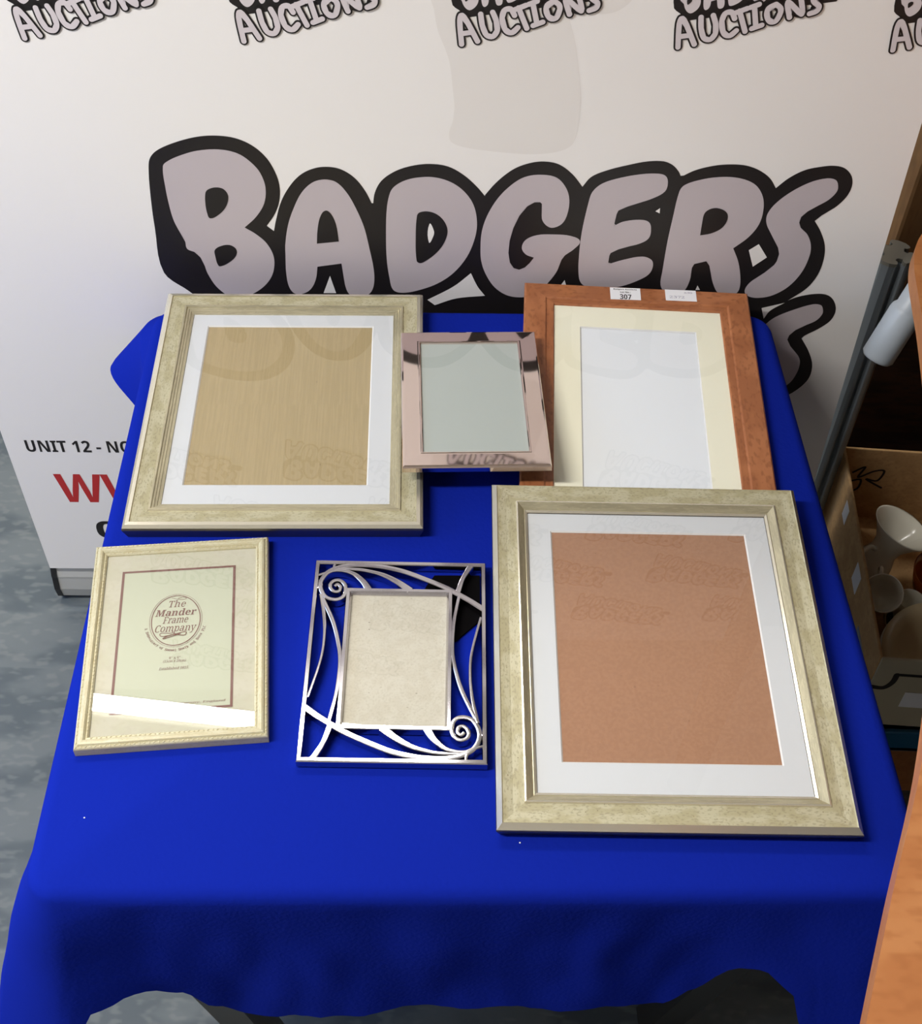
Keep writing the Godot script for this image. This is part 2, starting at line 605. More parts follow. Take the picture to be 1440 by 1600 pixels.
func room() -> void:
	var x0 := -2.4
	var x1 := 1.7
	var z0 := -2.5
	var z1 := 2.0
	var hh := 2.6
	struct("floor", box(x1 - x0 + 0.4, 0.1, z1 - z0 + 0.4), M.floor, Vector3((x0 + x1) / 2, FY - 0.1, (z0 + z1) / 2))
	struct("ceiling", box(x1 - x0 + 0.4, 0.1, z1 - z0 + 0.4), M.ceiling, Vector3((x0 + x1) / 2, hh, (z0 + z1) / 2))
	struct("wall_back", box(x1 - x0, hh, 0.1), M.wall, Vector3((x0 + x1) / 2, 0, z0 - 0.05))
	struct("wall_front", box(x1 - x0, hh, 0.1), M.wall, Vector3((x0 + x1) / 2, 0, z1 + 0.05))
	struct("wall_right", box(0.1, hh, z1 - z0), M.wall, Vector3(x1 + 0.05, 0, (z0 + z1) / 2))
	# left wall with a wide window
	var wz0 := -1.7
	var wz1 := 0.5
	var wy0 := 0.85
	var wy1 := 2.25
	var w := CSGBox3D.new()
	w.name = "wall_left"
	w.size = Vector3(0.1, hh, z1 - z0)
	w.material = M.wall
	var cut := CSGBox3D.new()
	cut.name = "window_opening"
	cut.operation = CSGShape3D.OPERATION_SUBTRACTION
	cut.size = Vector3(0.4, wy1 - wy0, wz1 - wz0)
	cut.position = Vector3(0, (wy0 + wy1) / 2 - hh / 2, (wz0 + wz1) / 2 - (z0 + z1) / 2)
	w.add_child(cut)
	add_child(w)
	w.position = Vector3(x0 - 0.05, hh / 2, (z0 + z1) / 2)
	w.set_meta("kind", "structure")
	var win := Node3D.new()
	win.name = "window_1"
	add_child(win)
	win.position = Vector3(x0 - 0.05, wy0, (wz0 + wz1) / 2)
	win.set_meta("kind", "structure")
	var ww := wz1 - wz0
	var wh := wy1 - wy0
	for k in 3:
		put(win, "window_frame", box(0.06, wh, 0.05), M.white_paint, Vector3(0, 0, (k - 1) * (ww / 2 - 0.025)))
	put(win, "window_frame", box(0.06, 0.05, ww), M.white_paint, Vector3(0, 0, 0))
	put(win, "window_frame", box(0.06, 0.05, ww), M.white_paint, Vector3(0, wh - 0.05, 0))
	for k in 2:
		var st := begin()
		var c := (k - 0.5) * ww / 2
		face(st, [Vector3(0, 0.05, c - ww / 4), Vector3(0, wh - 0.05, c - ww / 4), Vector3(0, wh - 0.05, c + ww / 4), Vector3(0, 0.05, c + ww / 4)], Vector3.RIGHT)
		put(win, "pane", done(st), M.window_glass)
	# timber post and dark boarding behind the banner's right edge
	struct("trim_1", box(0.05, hh - FY, 0.06, 0.003), M.post_wood, Vector3(0.567, FY, -1.43), Vector3(0, 0.5, 0))
	var p := thing("wooden_partition", "dark brown boarded partition behind the cardboard boxes", "partition", Vector3(1.14, FY, -1.50))
	for k in 6:
		put(p, "board", box(0.176, 1.9, 0.02, 0.003), M.dark_wood, Vector3(-0.45 + k * 0.18, 0, 0))

# ------------------------------------------------------------------ banner
var POLY := {
	"sil": [-375.8, 708.7, -376.6, 776.5, -374.5, 821.9, -370.9, 858.2, -367.1, 872.4, -357.1, 883, -334.6, 893.8, -309.8, 901.1, -288.8, 902.9, -268.3, 900.2, -251.2, 891.9, -237.5, 878.3, -228.5, 860.8, -223.6, 839.3, -225.4, 817.1, -232.3, 798.2, -243.3, 781.2, -243.3, 781.2, -235.4, 773.6, -235.4, 773.6, -231.4, 790.6, -222.9, 817.2, -210.4, 839.5, -197, 854.2, -181.2, 862.4, -165.9, 864.4, -150.9, 861.1, -136.1, 849.9, -124.4, 831.9, -116.3, 811.6, -116.3, 811.6, -113.6, 830.3, -105.4, 846.9, -89.9, 859.7, -71.5, 867.2, -50.2, 870.4, -28.8, 867.3, -10.2, 855.8, 5.6, 839.8, 14.8, 827.8, 14.7, 829.3, 28.8, 848.9, 46.4, 865.4, 64.2, 873.6, 80.8, 876, 97.9, 872.4, 114.3, 859.5, 127.3, 842.7, 127.3, 842.7, 136.1, 856.3, 153.6, 865.6, 177.3, 873.2, 198, 878.2, 216.2, 878.8, 227.6, 874.1, 236, 865.3, 239.6, 858.2, 239.6, 858.2, 254.8, 867.5, 275.2, 873.9, 293.2, 876, 311.8, 874.9, 328.4, 868.8, 342.9, 858.3, 352.5, 844.9, 352.5, 844.9, 364.5, 858.7, 380.6, 869.8, 397.9, 874.7, 412.9, 876.4, 426, 873.4, 436.2, 863.6, 440.4, 850.9, 438.5, 836.2, 429.6, 821, 416.6, 809.4, 408.6, 799.7, 408.6, 799.7, 419.3, 784.4, 428.8, 764.9, 432.6, 744.8, 431.2, 720.2, 422.7, 699, 406.4, 681.6, 399.1, 675.9, 399.1, 675.9, 415.8, 684.8, 438.4, 689.5, 452.5, 686.7, 462.5, 676.1, 467.3, 660.9, 464.2, 645.4, 451.9, 631.7, 437.2, 620.1, 434.1, 615.5, 434.1, 615.5, 448.8, 592.6, 458.8, 569.1, 459.7, 545, 449.7, 525.2, 433, 509.9, 399.1, 496.7, 360.2, 508.7, 261.5, 536.9, 153.1, 544.9, 45.7, 552.8, -59.2, 549.2, -165, 557, -262, 574.3, -293, 610.6, -319.6, 645.8, -348.6, 679.8],
	"B": [-354, 862, -347.1, 869.2, -330.9, 877.2, -312.1, 883.2, -287.9, 885.3, -267.4, 880.5, -253.5, 869.2, -244.2, 855.1, -239.9, 835.3, -243.5, 813.1, -254.7, 794, -269.8, 778.4, -269.8, 778.4, -257.1, 768.9, -245.6, 755.4, -239.2, 737.5, -239.8, 719.3, -245.5, 702.6, -256.7, 687.8, -272.8, 676, -293.3, 670.1, -311.6, 684.7, -322, 707.5, -325.9, 727.9, -332.5, 739.9, -342.3, 745.7, -343.4, 758.4, -348.7, 773.1, -352.8, 788.5, -354.7, 807.4, -355.5, 833.2],
	"A": [-224.4, 739.8, -223.2, 755.8, -217.8, 783.2, -209.8, 806.2, -198.8, 828.7, -185.5, 842.9, -171.4, 847.5, -157.8, 844.1, -146.1, 829.7, -136.1, 807.5, -127.6, 780.9, -122.2, 749.6, -118.2, 721.4, -117.7, 700.7, -120.8, 685.9, -127.7, 677.2, -139.5, 674.9, -149.4, 679, -153.8, 691.6, -155.4, 708.3, -157.1, 726.8, -157.1, 726.8, -186.8, 721.4, -186.8, 721.4, -189.5, 703.6, -195.4, 688.8, -204.2, 680.2, -216, 677.9, -223.5, 688.3, -225.7, 711.3],
	"D": [-95.9, 830.6, -90.2, 839.9, -77.8, 848.1, -62.4, 852.3, -44, 852.7, -25.4, 846.5, -9.7, 834, 1.7, 815.6, 6.6, 791, 4.8, 767.7, -4, 739.6, -19.8, 714.8, -39.4, 697.8, -62.6, 686.9, -82.6, 682.3, -94.2, 686.3, -98.8, 705.2, -101.6, 733.9, -101.8, 769.7, -100.1, 808.2],
	"G": [12.1, 753.6, 12.8, 777.2, 18.3, 800.4, 29.8, 825.1, 44.5, 843.8, 59.3, 854.9, 77.5, 858.5, 96.2, 854.9, 108.2, 841.3, 113.6, 824.7, 112.9, 804, 107.7, 790.5, 97, 784.5, 88.8, 788.3, 83.3, 797.8, 81.8, 818.6, 75.4, 821.1, 64.9, 814.5, 54.8, 797.3, 48.2, 773.9, 46.2, 750.2, 48.8, 732, 55.9, 721.9, 64.1, 722.1, 71.8, 729.6, 77.7, 739.8, 77.7, 739.8, 67.6, 744.5, 62.1, 754.4, 66.3, 766.4, 80.2, 773.7, 99.4, 774.8, 118.8, 773.2, 131.7, 765.6, 125.4, 753.5, 113.4, 741.3, 107.1, 718.7, 96.9, 699.8, 86.3, 684.7, 70, 678.1, 49.8, 679.8, 32.5, 692.3, 20.1, 713, 13.7, 733.5],
	"E": [132.6, 779.3, 136.5, 821.4, 139.7, 836.3, 149.4, 847.5, 167.1, 855.1, 191.1, 860.9, 212.4, 862.4, 222.2, 859, 225.8, 848.9, 223.7, 837.8, 210.9, 828.3, 190.1, 819.4, 173.7, 811.5, 171.3, 805.1, 170, 788.5, 170, 788.5, 180.5, 794.9, 199.2, 797.9, 210.7, 795, 215, 784.7, 213.9, 771, 203.7, 762.9, 185, 756.6, 171.3, 749.1, 169.5, 744.3, 169.3, 731.3, 169.3, 731.3, 187.2, 738.5, 209.4, 743.8, 221.5, 739.1, 224.8, 729, 221.2, 716.5, 207.7, 705.9, 188.8, 697.1, 165.9, 692.5, 149, 694.3, 138.3, 702.6, 134.1, 719.2, 132.4, 747.7],
	"R": [240.8, 838.1, 245.6, 847.4, 263, 855, 283.9, 859, 305.7, 858.3, 325.8, 850.7, 338.1, 836.2, 343.7, 817.6, 343.2, 794.7, 334.2, 775.1, 318.6, 758.1, 318.6, 758.1, 328.1, 738.9, 334.6, 718.5, 337.8, 699.7, 335.7, 689, 325.2, 682.4, 312.3, 688.6, 302.7, 705.4, 295.8, 726.1, 290.6, 737.5, 282.6, 736.1, 274.1, 731.9, 273.7, 709.1, 269.7, 692.1, 261, 683.5, 246.9, 687.5, 238.4, 700.1, 237.6, 725.1, 237.3, 765.5, 238.6, 800.5],
	"S": [423.9, 850.6, 419, 857.8, 407.8, 859.4, 390.5, 853.7, 371.6, 840.5, 356.4, 823.5, 350, 808.2, 351.8, 794.9, 360.8, 779.5, 373, 759.9, 376.5, 747.9, 373.6, 733.6, 361.7, 719, 349.2, 706.2, 345, 693.4, 350, 685, 364.1, 681.8, 381.7, 686.4, 398.8, 700.7, 410.4, 723.9, 414, 748.6, 411.9, 764.6, 404.1, 780.2, 393.9, 789.8, 390.2, 799.4, 392.8, 809, 404.7, 819.5, 417.9, 830.2, 424.6, 841.5],
	"s2": [450.2, 665, 446, 671.5, 435.5, 672.6, 413.7, 663.5, 392.5, 650.8, 381.6, 637.3, 373.1, 619, 378.5, 600.7, 392.7, 582.3, 398.4, 563.4, 389.7, 543.9, 385.4, 529.1, 401.9, 519.4, 419.5, 522.2, 434.9, 534.8, 441.4, 554.4, 441.4, 573.6, 436.3, 585.4, 424.4, 599.2, 416.2, 612.9, 417.7, 622.1, 427.3, 633.5, 445.3, 645.1, 451.3, 656.2],
	"cB1": [-310.2, 826.7, -306.6, 831.6, -296.9, 834.7, -288, 831.9, -284.3, 821.7, -289.4, 806.6, -300.1, 795.1, -309.1, 791.2, -311.5, 796.8, -312.1, 811.9],
	"cB2": [-309.4, 744.3, -302.2, 750.4, -290.8, 752.6, -283.4, 746.8, -284.5, 736.7, -293.7, 726.5, -305.8, 720.1, -308.6, 724.2, -309.6, 734.3],
	"cA": [-185.3, 756.4, -183.4, 776.1, -179.1, 795.4, -172.3, 804.6, -165.7, 799.4, -160.8, 784.2, -158.8, 760.1, -158.8, 760.1, -185.3, 756.4],
	"cD": [-64.6, 799.3, -60.9, 804.3, -49.9, 805.3, -38.8, 799.8, -30.7, 788.4, -28.3, 774.9, -33.5, 757.1, -43.1, 743, -54.4, 732.7, -60.9, 729.3, -65.1, 732.5, -66.3, 766.4],
	"cR": [275.3, 808.8, 282.1, 815.4, 291.5, 815.9, 301.4, 810, 303.9, 799.8, 299.6, 788.1, 288.2, 780.1, 275.2, 776.8, 275.2, 776.8, 274.7, 793.5],
	"w1": [-49.8, 788.1, -44.6, 778.5, -44.9, 770.7, -50.3, 760.8],
	"w2": [-172.1, 708.1, -172.1, 708.1, -165.9, 680.9, -165.9, 680.9, -181.6, 680.6, -181.6, 680.6],
	"w3": [-51.9, 672.1, -51.9, 672.1, -19.4, 694, 1.6, 715.2, 1.6, 715.2, 10.5, 694.5, 20.3, 679.8, 20.3, 679.8, -15.7, 674.9, -42.4, 663.6, -42.4, 663.6],
	"w4": [221.5, 815.4, 221.5, 815.4, 216.5, 810.8, 216.5, 810.8, 222, 807.9, 222, 807.9],
	"w5": [337.9, 756.1, 337.9, 756.1, 348.4, 765.4, 348.4, 765.4, 362.2, 745.6, 362.2, 745.6, 347.7, 731.1, 347.7, 731.1],
	"w6": [118, 706.4, 118, 706.4, 113.7, 697.9, 113.7, 697.9, 120.7, 698.1, 120.7, 698.1],
	"w7": [284.4, 700.9, 284.4, 700.9, 282.9, 693.6, 282.9, 693.6, 288.6, 693.7, 288.6, 693.7],
	"w8": [371.7, 665.9, 371.7, 665.9, 399.3, 675, 399.3, 675, 383.4, 661.7, 377.9, 648.4, 377.9, 648.4],
	"wm1": [-42.4, 1033.1, -35.9, 1016.2, -29.2, 995.5, -25.3, 963.3, -23.3, 945, -24.6, 926.2, -28.6, 910.8, -25.8, 899.3, -10.4, 892.7, 18.8, 888.3, 61.9, 885.1, 89.2, 887.6, 105.8, 893.9, 111.9, 901.8, 115.7, 925, 114.9, 956.8, 108.3, 996.3, 101.6, 1025.7, 94, 1049.1, 87.9, 1065.4, 85.2, 1078.3, 18.7, 1080.2, -49, 1075.7, -46.6, 1056.3],
	"wm2": [111.8, 1059.4, 121.8, 1054.3, 137.3, 1055.7, 149.1, 1061.7, 158.6, 1073.3, 161.2, 1089.4, 125.2, 1095, 95.4, 1084.9],
}
var MINI := {
	"A": [-249, 1015.4, -251.6, 1042, -247.3, 1046, -232.3, 1019],
	"A2": [-248.2, 1027.6, -239.7, 1028.9],
	"U": [-230.1, 1049.4, -228, 1037, -223.4, 1026.5, -216.4, 1024.9, -212.2, 1031.8, -213.8, 1042.7, -217.8, 1051.7],
	"C": [-195, 1048.6, -199.5, 1055.7, -206.3, 1053.4, -207.6, 1042.9, -202.9, 1031.5, -196.1, 1029.7, -190.8, 1035.4],
	"T": [-191.4, 1057.1, -181.5, 1034.7],
	"T2": [-196.7, 1054.3, -183.9, 1060],
	"I": [-177.1, 1062.8, -171.3, 1040.4],
	"I2": [-175.1, 1038, -165.3, 1042.1],
	"I3": [-180.9, 1061.2, -172.6, 1064.8],
	"O": [-155.2, 1065.2, -162, 1060.8, -162.4, 1053.1, -157.7, 1046.2, -151.7, 1047.1, -148.9, 1054.9, -149.6, 1061, -155.2, 1065.2],
	"N": [-138.3, 1051.2, -143.4, 1068, -126.4, 1055, -130.9, 1072],
	"S": [-118.4, 1055.8, -111.7, 1058.7, -110.5, 1064.1, -116.5, 1068.5, -117.8, 1073, -111.1, 1077.7],
}

func poly(key: String) -> PackedVector2Array:
	var p := smooth(POLY[key])
	for i in p.size():
		p[i] *= 0.001
	return p

func print_part(b: Node3D, called: String, keys: Array, m, z: float) -> void:
	var st := begin()
	for k in keys:
		flat(st, poly(k), z)
	put(b, called, done(st), m)

func banner() -> void:
	var b := thing("roller_banner", "white printed roller banner standing behind the blue table", "banner", Vector3(0, 0, -1.262), deg_to_rad(2))
	# the sheet hangs from a rail down into its cassette
	var st := begin()
	var rows := 12
	for i in rows:
		var ys := []
		for j in 2:
			var f := float(i + j) / rows
			ys.append([lerpf(0.12, 1.645, f), lerpf(-0.6425, -0.654, f), lerpf(0.521, 0.477, f)])
		face(st, [Vector3(ys[0][1], ys[0][0], 0), Vector3(ys[1][1], ys[1][0], 0), Vector3(ys[1][2], ys[1][0], 0), Vector3(ys[0][2], ys[0][0], 0)], Vector3.BACK)
		face(st, [Vector3(ys[0][1], ys[0][0], -0.0012), Vector3(ys[1][1], ys[1][0], -0.0012), Vector3(ys[1][2], ys[1][0], -0.0012), Vector3(ys[0][2], ys[0][0], -0.0012)], Vector3.FORWARD)
	put(b, "sheet", done(st), M.banner_white)
	put(b, "top_rail", box(1.131, 0.014, 0.010, 0.003), M.white_paint, Vector3(-0.0885, 1.634, -0.0065))
	put(b, "pole", tube([Vector3(-0.07, 0.10, -0.03), Vector3(-0.07, 1.638, -0.020)], 0.009), M.aluminium)
	# cassette: a rounded aluminium housing with black end caps
	var prof := [Vector2(0.0, 0.006), Vector2(0.012, 0), Vector2(0.05, 0), Vector2(0.062, 0.0144), Vector2(0.066, 0.036), Vector2(0.062, 0.0576), Vector2(0.062, 0.0624), Vector2(0.056, 0.0792), Vector2(0.05, 0.0984), Vector2(0.046, 0.1008), Vector2(0.0, 0.1008)]
	st = begin()
	for i in prof.size():
		var p: Vector2 = prof[i]
		var q: Vector2 = prof[(i + 1) % prof.size()]
		var nn := Vector3(0, -(q.x - p.x), q.y - p.y)
		face(st, [Vector3(-0.638, p.y + FY, p.x - 0.066), Vector3(0.498, p.y + FY, p.x - 0.066), Vector3(0.498, q.y + FY, q.x - 0.066), Vector3(-0.638, q.y + FY, q.x - 0.066)], nn)
	put(b, "cassette", done(st), M.aluminium)
	for sx in [-0.642, 0.502]:
		var cap := PackedVector2Array()
		for p in prof:
			cap.append(Vector2(p.x - 0.007 + (p.x - 0.033) * 0.06, p.y + (p.y - 0.04) * 0.05 + 0.002))
		var c := slab(cap, -0.004, 0.004)
		var e := put(b, "end_cap", c, M.black_plastic)
		e.transform = Transform3D(Basis(Vector3(0, 0, 1), Vector3(1, 0, 0), Vector3(0, 1, 0)), Vector3(sx, FY, -0.059))
	# print
	print_part(b, "printed_watermark", ["wm1", "wm2"], M.print_pale, 0.0001)
	print_part(b, "printed_outline", ["sil"], M.print_black, 0.0003)
	for k in ["B", "A", "D", "G", "E", "R", "S", "s2"]:
		print_part(b, "printed_letter", [k], M.print_grey, 0.0006)
	for k in ["cB1", "cB2", "cA", "cD", "cR"]:
		print_part(b, "printed_counter", [k], M.print_black, 0.0009)
	for k in ["w1", "w2", "w3", "w4", "w5", "w6", "w7", "w8"]:
		print_part(b, "printed_gap", [k], M.banner_white, 0.0012)
	# small logos in rows above
	var logo := ArrayMesh.new()
	var sa := begin()
	var sb := begin()
	var step := 0.0
	for key in MINI:
		var pts := []
		var src: Array = MINI[key]
		for i in range(0, src.size(), 2):
			pts.append(Vector2(src[i] + 248.5, src[i + 1] - 1011.3) * 0.001)
		if pts.size() > 2:
			pts = spline(pts, 4)
		var halves := [pts]
		if key == "O":
			halves = [pts.slice(0, pts.size() / 2 + 1), pts.slice(pts.size() / 2)]
		for half in halves:
			widen(sa, half, 0.0047, 0.0010 + step)
			widen(sb, half, 0.0028, 0.0016 + step)
			step += 0.00003
		step += 0.00003
	var turn := Transform2D(deg_to_rad(9), Vector2.ZERO).scaled_local(Vector2(0.2, 0.2))
	for key in ["sil", "B", "A", "D", "G", "E", "R", "S", "cB1", "cB2", "cA", "cD", "cR"]:
		var pl := smooth(POLY[key], 2)
		for i in pl.size():
			if key == "sil":
				pl[i].y = maxf(pl[i].y, 632.0)
			pl[i] = turn * ((pl[i] - Vector2(-307.2, 665.2)) * 0.001) + Vector2(0.0041, 0.040)
		if key == "sil":
			flat(sa, pl, 0.0003)
		elif key.begins_with("c"):
			flat(sa, pl, 0.0008)
		else:
			flat(sb, pl, 0.0005)
	logo = done(sa, logo)
	logo = done(sb, logo)
	for r in 5:
		for k in 5:
			var x := -0.474 + 0.2287 * k + (0.114 if r % 2 == 1 else 0.0)
			if x > 0.34 and r > 0 and r % 2 == 1:
				continue
			var y := 1.0125 + 0.001 * k + r * 0.119
			put(b, "printed_logo", logo if x < 0.4 else cut_logo(logo, 0.488 - x), [M.print_black, M.print_light], Vector3(x, y, 0))
	# address lines at the foot
	var sans := font("Droid Sans", true)
	put(b, "printed_text", lettering("UNIT 12 - NO", sans, 0.148, 0.0235), M.print_black, Vector3(-0.5425, 0.3975, 0.0003))
	put(b, "printed_text", lettering("WW", sans, 0.134, 0.061), M.print_red, Vector3(-0.524, 0.309, 0.0003))
	put(b, "printed_text", lettering("0", sans, 0.034, 0.040), M.print_black, Vector3(-0.5345, 0.2155, 0.0003))

# a line drawn with a round pen
func widen(st: SurfaceTool, pts: Array, r: float, z: float) -> void:
	var big := PackedVector2Array()
	for p in pts:
		big.append(p * 20000.0)
	for pg in Geometry2D.offset_polyline(big, r * 20000.0, Geometry2D.JOIN_ROUND, Geometry2D.END_ROUND):
		for i in pg.size():
			pg[i] /= 20000.0
		flat(st, pg, z)

# the last logo of a row runs to the edge of the sheet
func cut_logo(src: ArrayMesh, limit: float) -> ArrayMesh:
	var out := ArrayMesh.new()
	for s in src.get_surface_count():
		var arr := src.surface_get_arrays(s)
		var v: PackedVector3Array = arr[Mesh.ARRAY_VERTEX]
		var idx = arr[Mesh.ARRAY_INDEX]
		var order = Array(idx) if idx != null and idx.size() > 0 else range(v.size())
		var st := begin()
		for i in range(0, order.size(), 3):
			var a := v[order[i]]
			var b := v[order[i + 1]]
			var c := v[order[i + 2]]
			if minf(a.x, minf(b.x, c.x)) > limit - 0.001:
				continue
			var pts := []
			for p in [a, b, c]:
				pts.append(Vector3(minf(p.x, limit), p.y, p.z))
			if (pts[1] - pts[0]).cross(pts[2] - pts[0]).length() < 1e-10:
				continue
			face(st, pts, Vector3.BACK)
		out = done(st, out)
	return out

# ------------------------------------------------------------------ table and cloth
const HX := 0.372
const HZ := 0.377
const TAB := Vector3(0.0075, 0, -0.835)
const YAW := 0.04

func table() -> void:
	var t := thing("folding_table", "square folding table under the blue cloth", "table", TAB, YAW)
	put(t, "table_top", slab(rounded(HX - 0.008, HZ - 0.008, 0.045), T - 0.033, T - 0.004), M.leg_grey)
	var feet := [[-0.30, -0.23, 0.345, 0.275, M.leg_grey], [0.315, 0.255, 0.33, 0.245, M.leg_black], [-0.30, -0.24, -0.33, -0.27, M.leg_grey], [0.30, 0.24, -0.33, -0.27, M.leg_black]]
	for f in feet:
		var a := Vector3(f[0], T - 0.034, f[2])
		var b := Vector3(f[1], FY, f[3])
		var st := begin()
		var hw := 0.019
		var c0 := [Vector3(-hw, 0, -hw), Vector3(hw, 0, -hw), Vector3(hw, 0, hw), Vector3(-hw, 0, hw)]
		for k in 4:
			var l := (k + 1) % 4
			var mid: Vector3 = (c0[k] + c0[l]).normalized()
			face(st, [b + c0[k], b + c0[l], a + c0[l], a + c0[k]], mid)
		face(st, [b + c0[0], b + c0[1], b + c0[2], b + c0[3]], Vector3.DOWN)
		face(st, [a + c0[0], a + c0[1], a + c0[2], a + c0[3]], Vector3.UP)
		put(t, "leg", done(st), f[4])

func rounded(hx: float, hz: float, r: float) -> PackedVector2Array:
	var p := PackedVector2Array()
	for q in [[1, 1, 0.0], [-1, 1, PI / 2], [-1, -1, PI], [1, -1, PI * 1.5]]:
		for k in 7:
			p.append(Vector2(q[0] * (hx - r), q[1] * (hz - r)) + Vector2.from_angle(q[2] + PI / 2 * k / 6.0) * r)
	return p

func table_curve(pts: Array, x: float) -> float:
	for i in pts.size() - 1:
		if x <= pts[i + 1][0]:
			var f := clampf((x - pts[i][0]) / (pts[i + 1][0] - pts[i][0]), 0, 1)
			return lerpf(pts[i][1], pts[i + 1][1], f * f * (3 - 2 * f))
	return pts[-1][1]

func cloth() -> void:
	var t := thing("tablecloth", "royal blue felt cloth draped over the square table", "tablecloth", TAB, YAW)
	# perimeter with rounded corners, front left corner first, then front, right, back, left
	var r := 0.03
	var cols := []            # [point, outward normal, side, distance along that side]
	var cs := [Vector2(-HX + r, HZ - r), Vector2(HX - r, HZ - r), Vector2(HX - r, -HZ + r), Vector2(-HX + r, -HZ + r)]
	var start := [PI, PI / 2, 0.0, -PI / 2]       # angle at which each corner begins, measured from +x towards +z
	for s in 4:
		for k in 10:
			var an: float = start[s] - PI / 2 * k / 10.0
			var d := Vector2(cos(an), sin(an))
			cols.append([cs[s] + d * r, d, "corner%d" % s, k / 10.0])
		var a: Vector2 = cs[s]
		var b: Vector2 = cs[(s + 1) % 4]
		var d2 := Vector2.from_angle(start[s] - PI / 2)
		var n := 110
		for k in n:
			cols.append([a.lerp(b, float(k) / n) + d2 * r, d2, "side%d" % s, float(k) / n])
	var hem_front := [[-0.372, 0.44], [-0.352, 0.44], [-0.342, 0.27], [-0.33, 0.20], [-0.30, 0.186], [-0.272, 0.205], [-0.245, 0.245], [-0.215, 0.268], [-0.12, 0.262], [-0.05, 0.243], [0.0, 0.255], [0.04, 0.244], [0.09, 0.258], [0.14, 0.246], [0.19, 0.244], [0.218, 0.205], [0.245, 0.145], [0.262, 0.136], [0.285, 0.165], [0.302, 0.25], [0.312, 0.44], [0.372, 0.46]]
	var rags := noise(5, 40.0, 2)
	var fold := noise(9, 3.0, 2)
	var m := 18
	var grid := []
	for c in cols:
		var p: Vector2 = c[0]
		var d: Vector2 = c[1]
		var fwd := (p.y + HZ) / (2 * HZ)
		if p.x > 0:
			p.x += (0.004 + 0.014 * fwd) * smoothstep(0.2, 0.36, p.x)
		else:
			p.x -= 0.006 * fwd * smoothstep(0.2, 0.36, -p.x)
		var drop := 0.26
		if d.y > 0.7 and c[2] != "corner1":
			drop = table_curve(hem_front, p.x) + 0.0035 * rags.get_noise_1d(p.x)
		elif c[2] == "corner0" or c[2] == "corner1":
			drop = 0.45
		elif c[2] == "side3":
			drop = lerpf(0.10, 0.42, smoothstep(0.12, 0.3, c[3]))
		elif c[2] == "corner3":
			drop = 0.095
		elif c[2] == "side2":
			drop = lerpf(0.26, 0.095, smoothstep(0.8, 1.0, c[3]))
		var col := []
		# over the rounded edge
		col.append(Vector3(p.x - d.x * 0.014, T, p.y - d.y * 0.014))
		for k in range(1, 5):
			var an := PI / 2 * k / 4.0
			col.append(Vector3(p.x - d.x * 0.014 * (1 - sin(an)), T - 0.014 * (1 - cos(an)), p.y - d.y * 0.014 * (1 - sin(an))))
		for k in range(1, m + 1):
			var y := 0.014 + (drop - 0.014) * k / m
			var out := 0.006 * fold.get_noise_2d(p.x * 3.0 + p.y * 2.0, y) * minf(1.0, y / 0.1)
			var push := Vector2.ZERO
			# corners flare away from the table as they fall
			if c[2] == "corner0":
				push += Vector2(-0.32, 0.06).lerp(Vector2(-0.14, 0.14), c[3]) * y
			elif c[2] == "side3":
				push += Vector2(-0.32, 0.06) * y * smoothstep(0.90, 1.0, c[3])
			elif c[2] == "side0":
				push += Vector2(-0.14, 0.14) * y * (1.0 - smoothstep(0.0, 0.10, c[3]))
			var fr := (p - Vector2(HX, HZ)).length()
			push += Vector2(0.7, 0.7) * 0.25 * y * (1.0 - smoothstep(0.0, 0.16, fr))
			var bl := 0.0
			if c[2] == "corner3":
				bl = 1.0
			elif c[2] == "side3":
				bl = pow(1.0 - smoothstep(0.0, 0.17, c[3]), 1.5)
			elif c[2] == "side2":
				bl = smoothstep(0.93, 1.0, c[3])
			push += Vector2(-0.68, -0.30) * bl * minf(y, 0.12)
			if d.x > 0.7:
				push += Vector2(1, 0) * 0.10 * y * (1.0 - smoothstep(0.2, 0.9, c[3]))
			col.append(Vector3(p.x + d.x * out + push.x, T - y, p.y + d.y * out + push.y))
		grid.append(col)
	var st := begin()
	st.set_smooth_group(0)
	var n2 := grid.size()
	for i in n2:
		var a: Array = grid[i]
		var b: Array = grid[(i + 1) % n2]
		for k in a.size() - 1:
			quad(st, a[k], b[k], b[k + 1], a[k + 1])
		var centre := Vector3(0, T, 0)
		vert(st, centre); vert(st, b[0]); vert(st, a[0])
	put(t, "cloth", done(st), M.felt)
	# a pale crumb of lint on the felt
	var lint := [[0.0403, 0.3265], [-0.3353, 0.3027]]
	for q in lint:
		put(t, "lint", box(0.0014, 0.0008, 0.0012, 0.0003), M.paper, Vector3(q[0], T, q[1]))

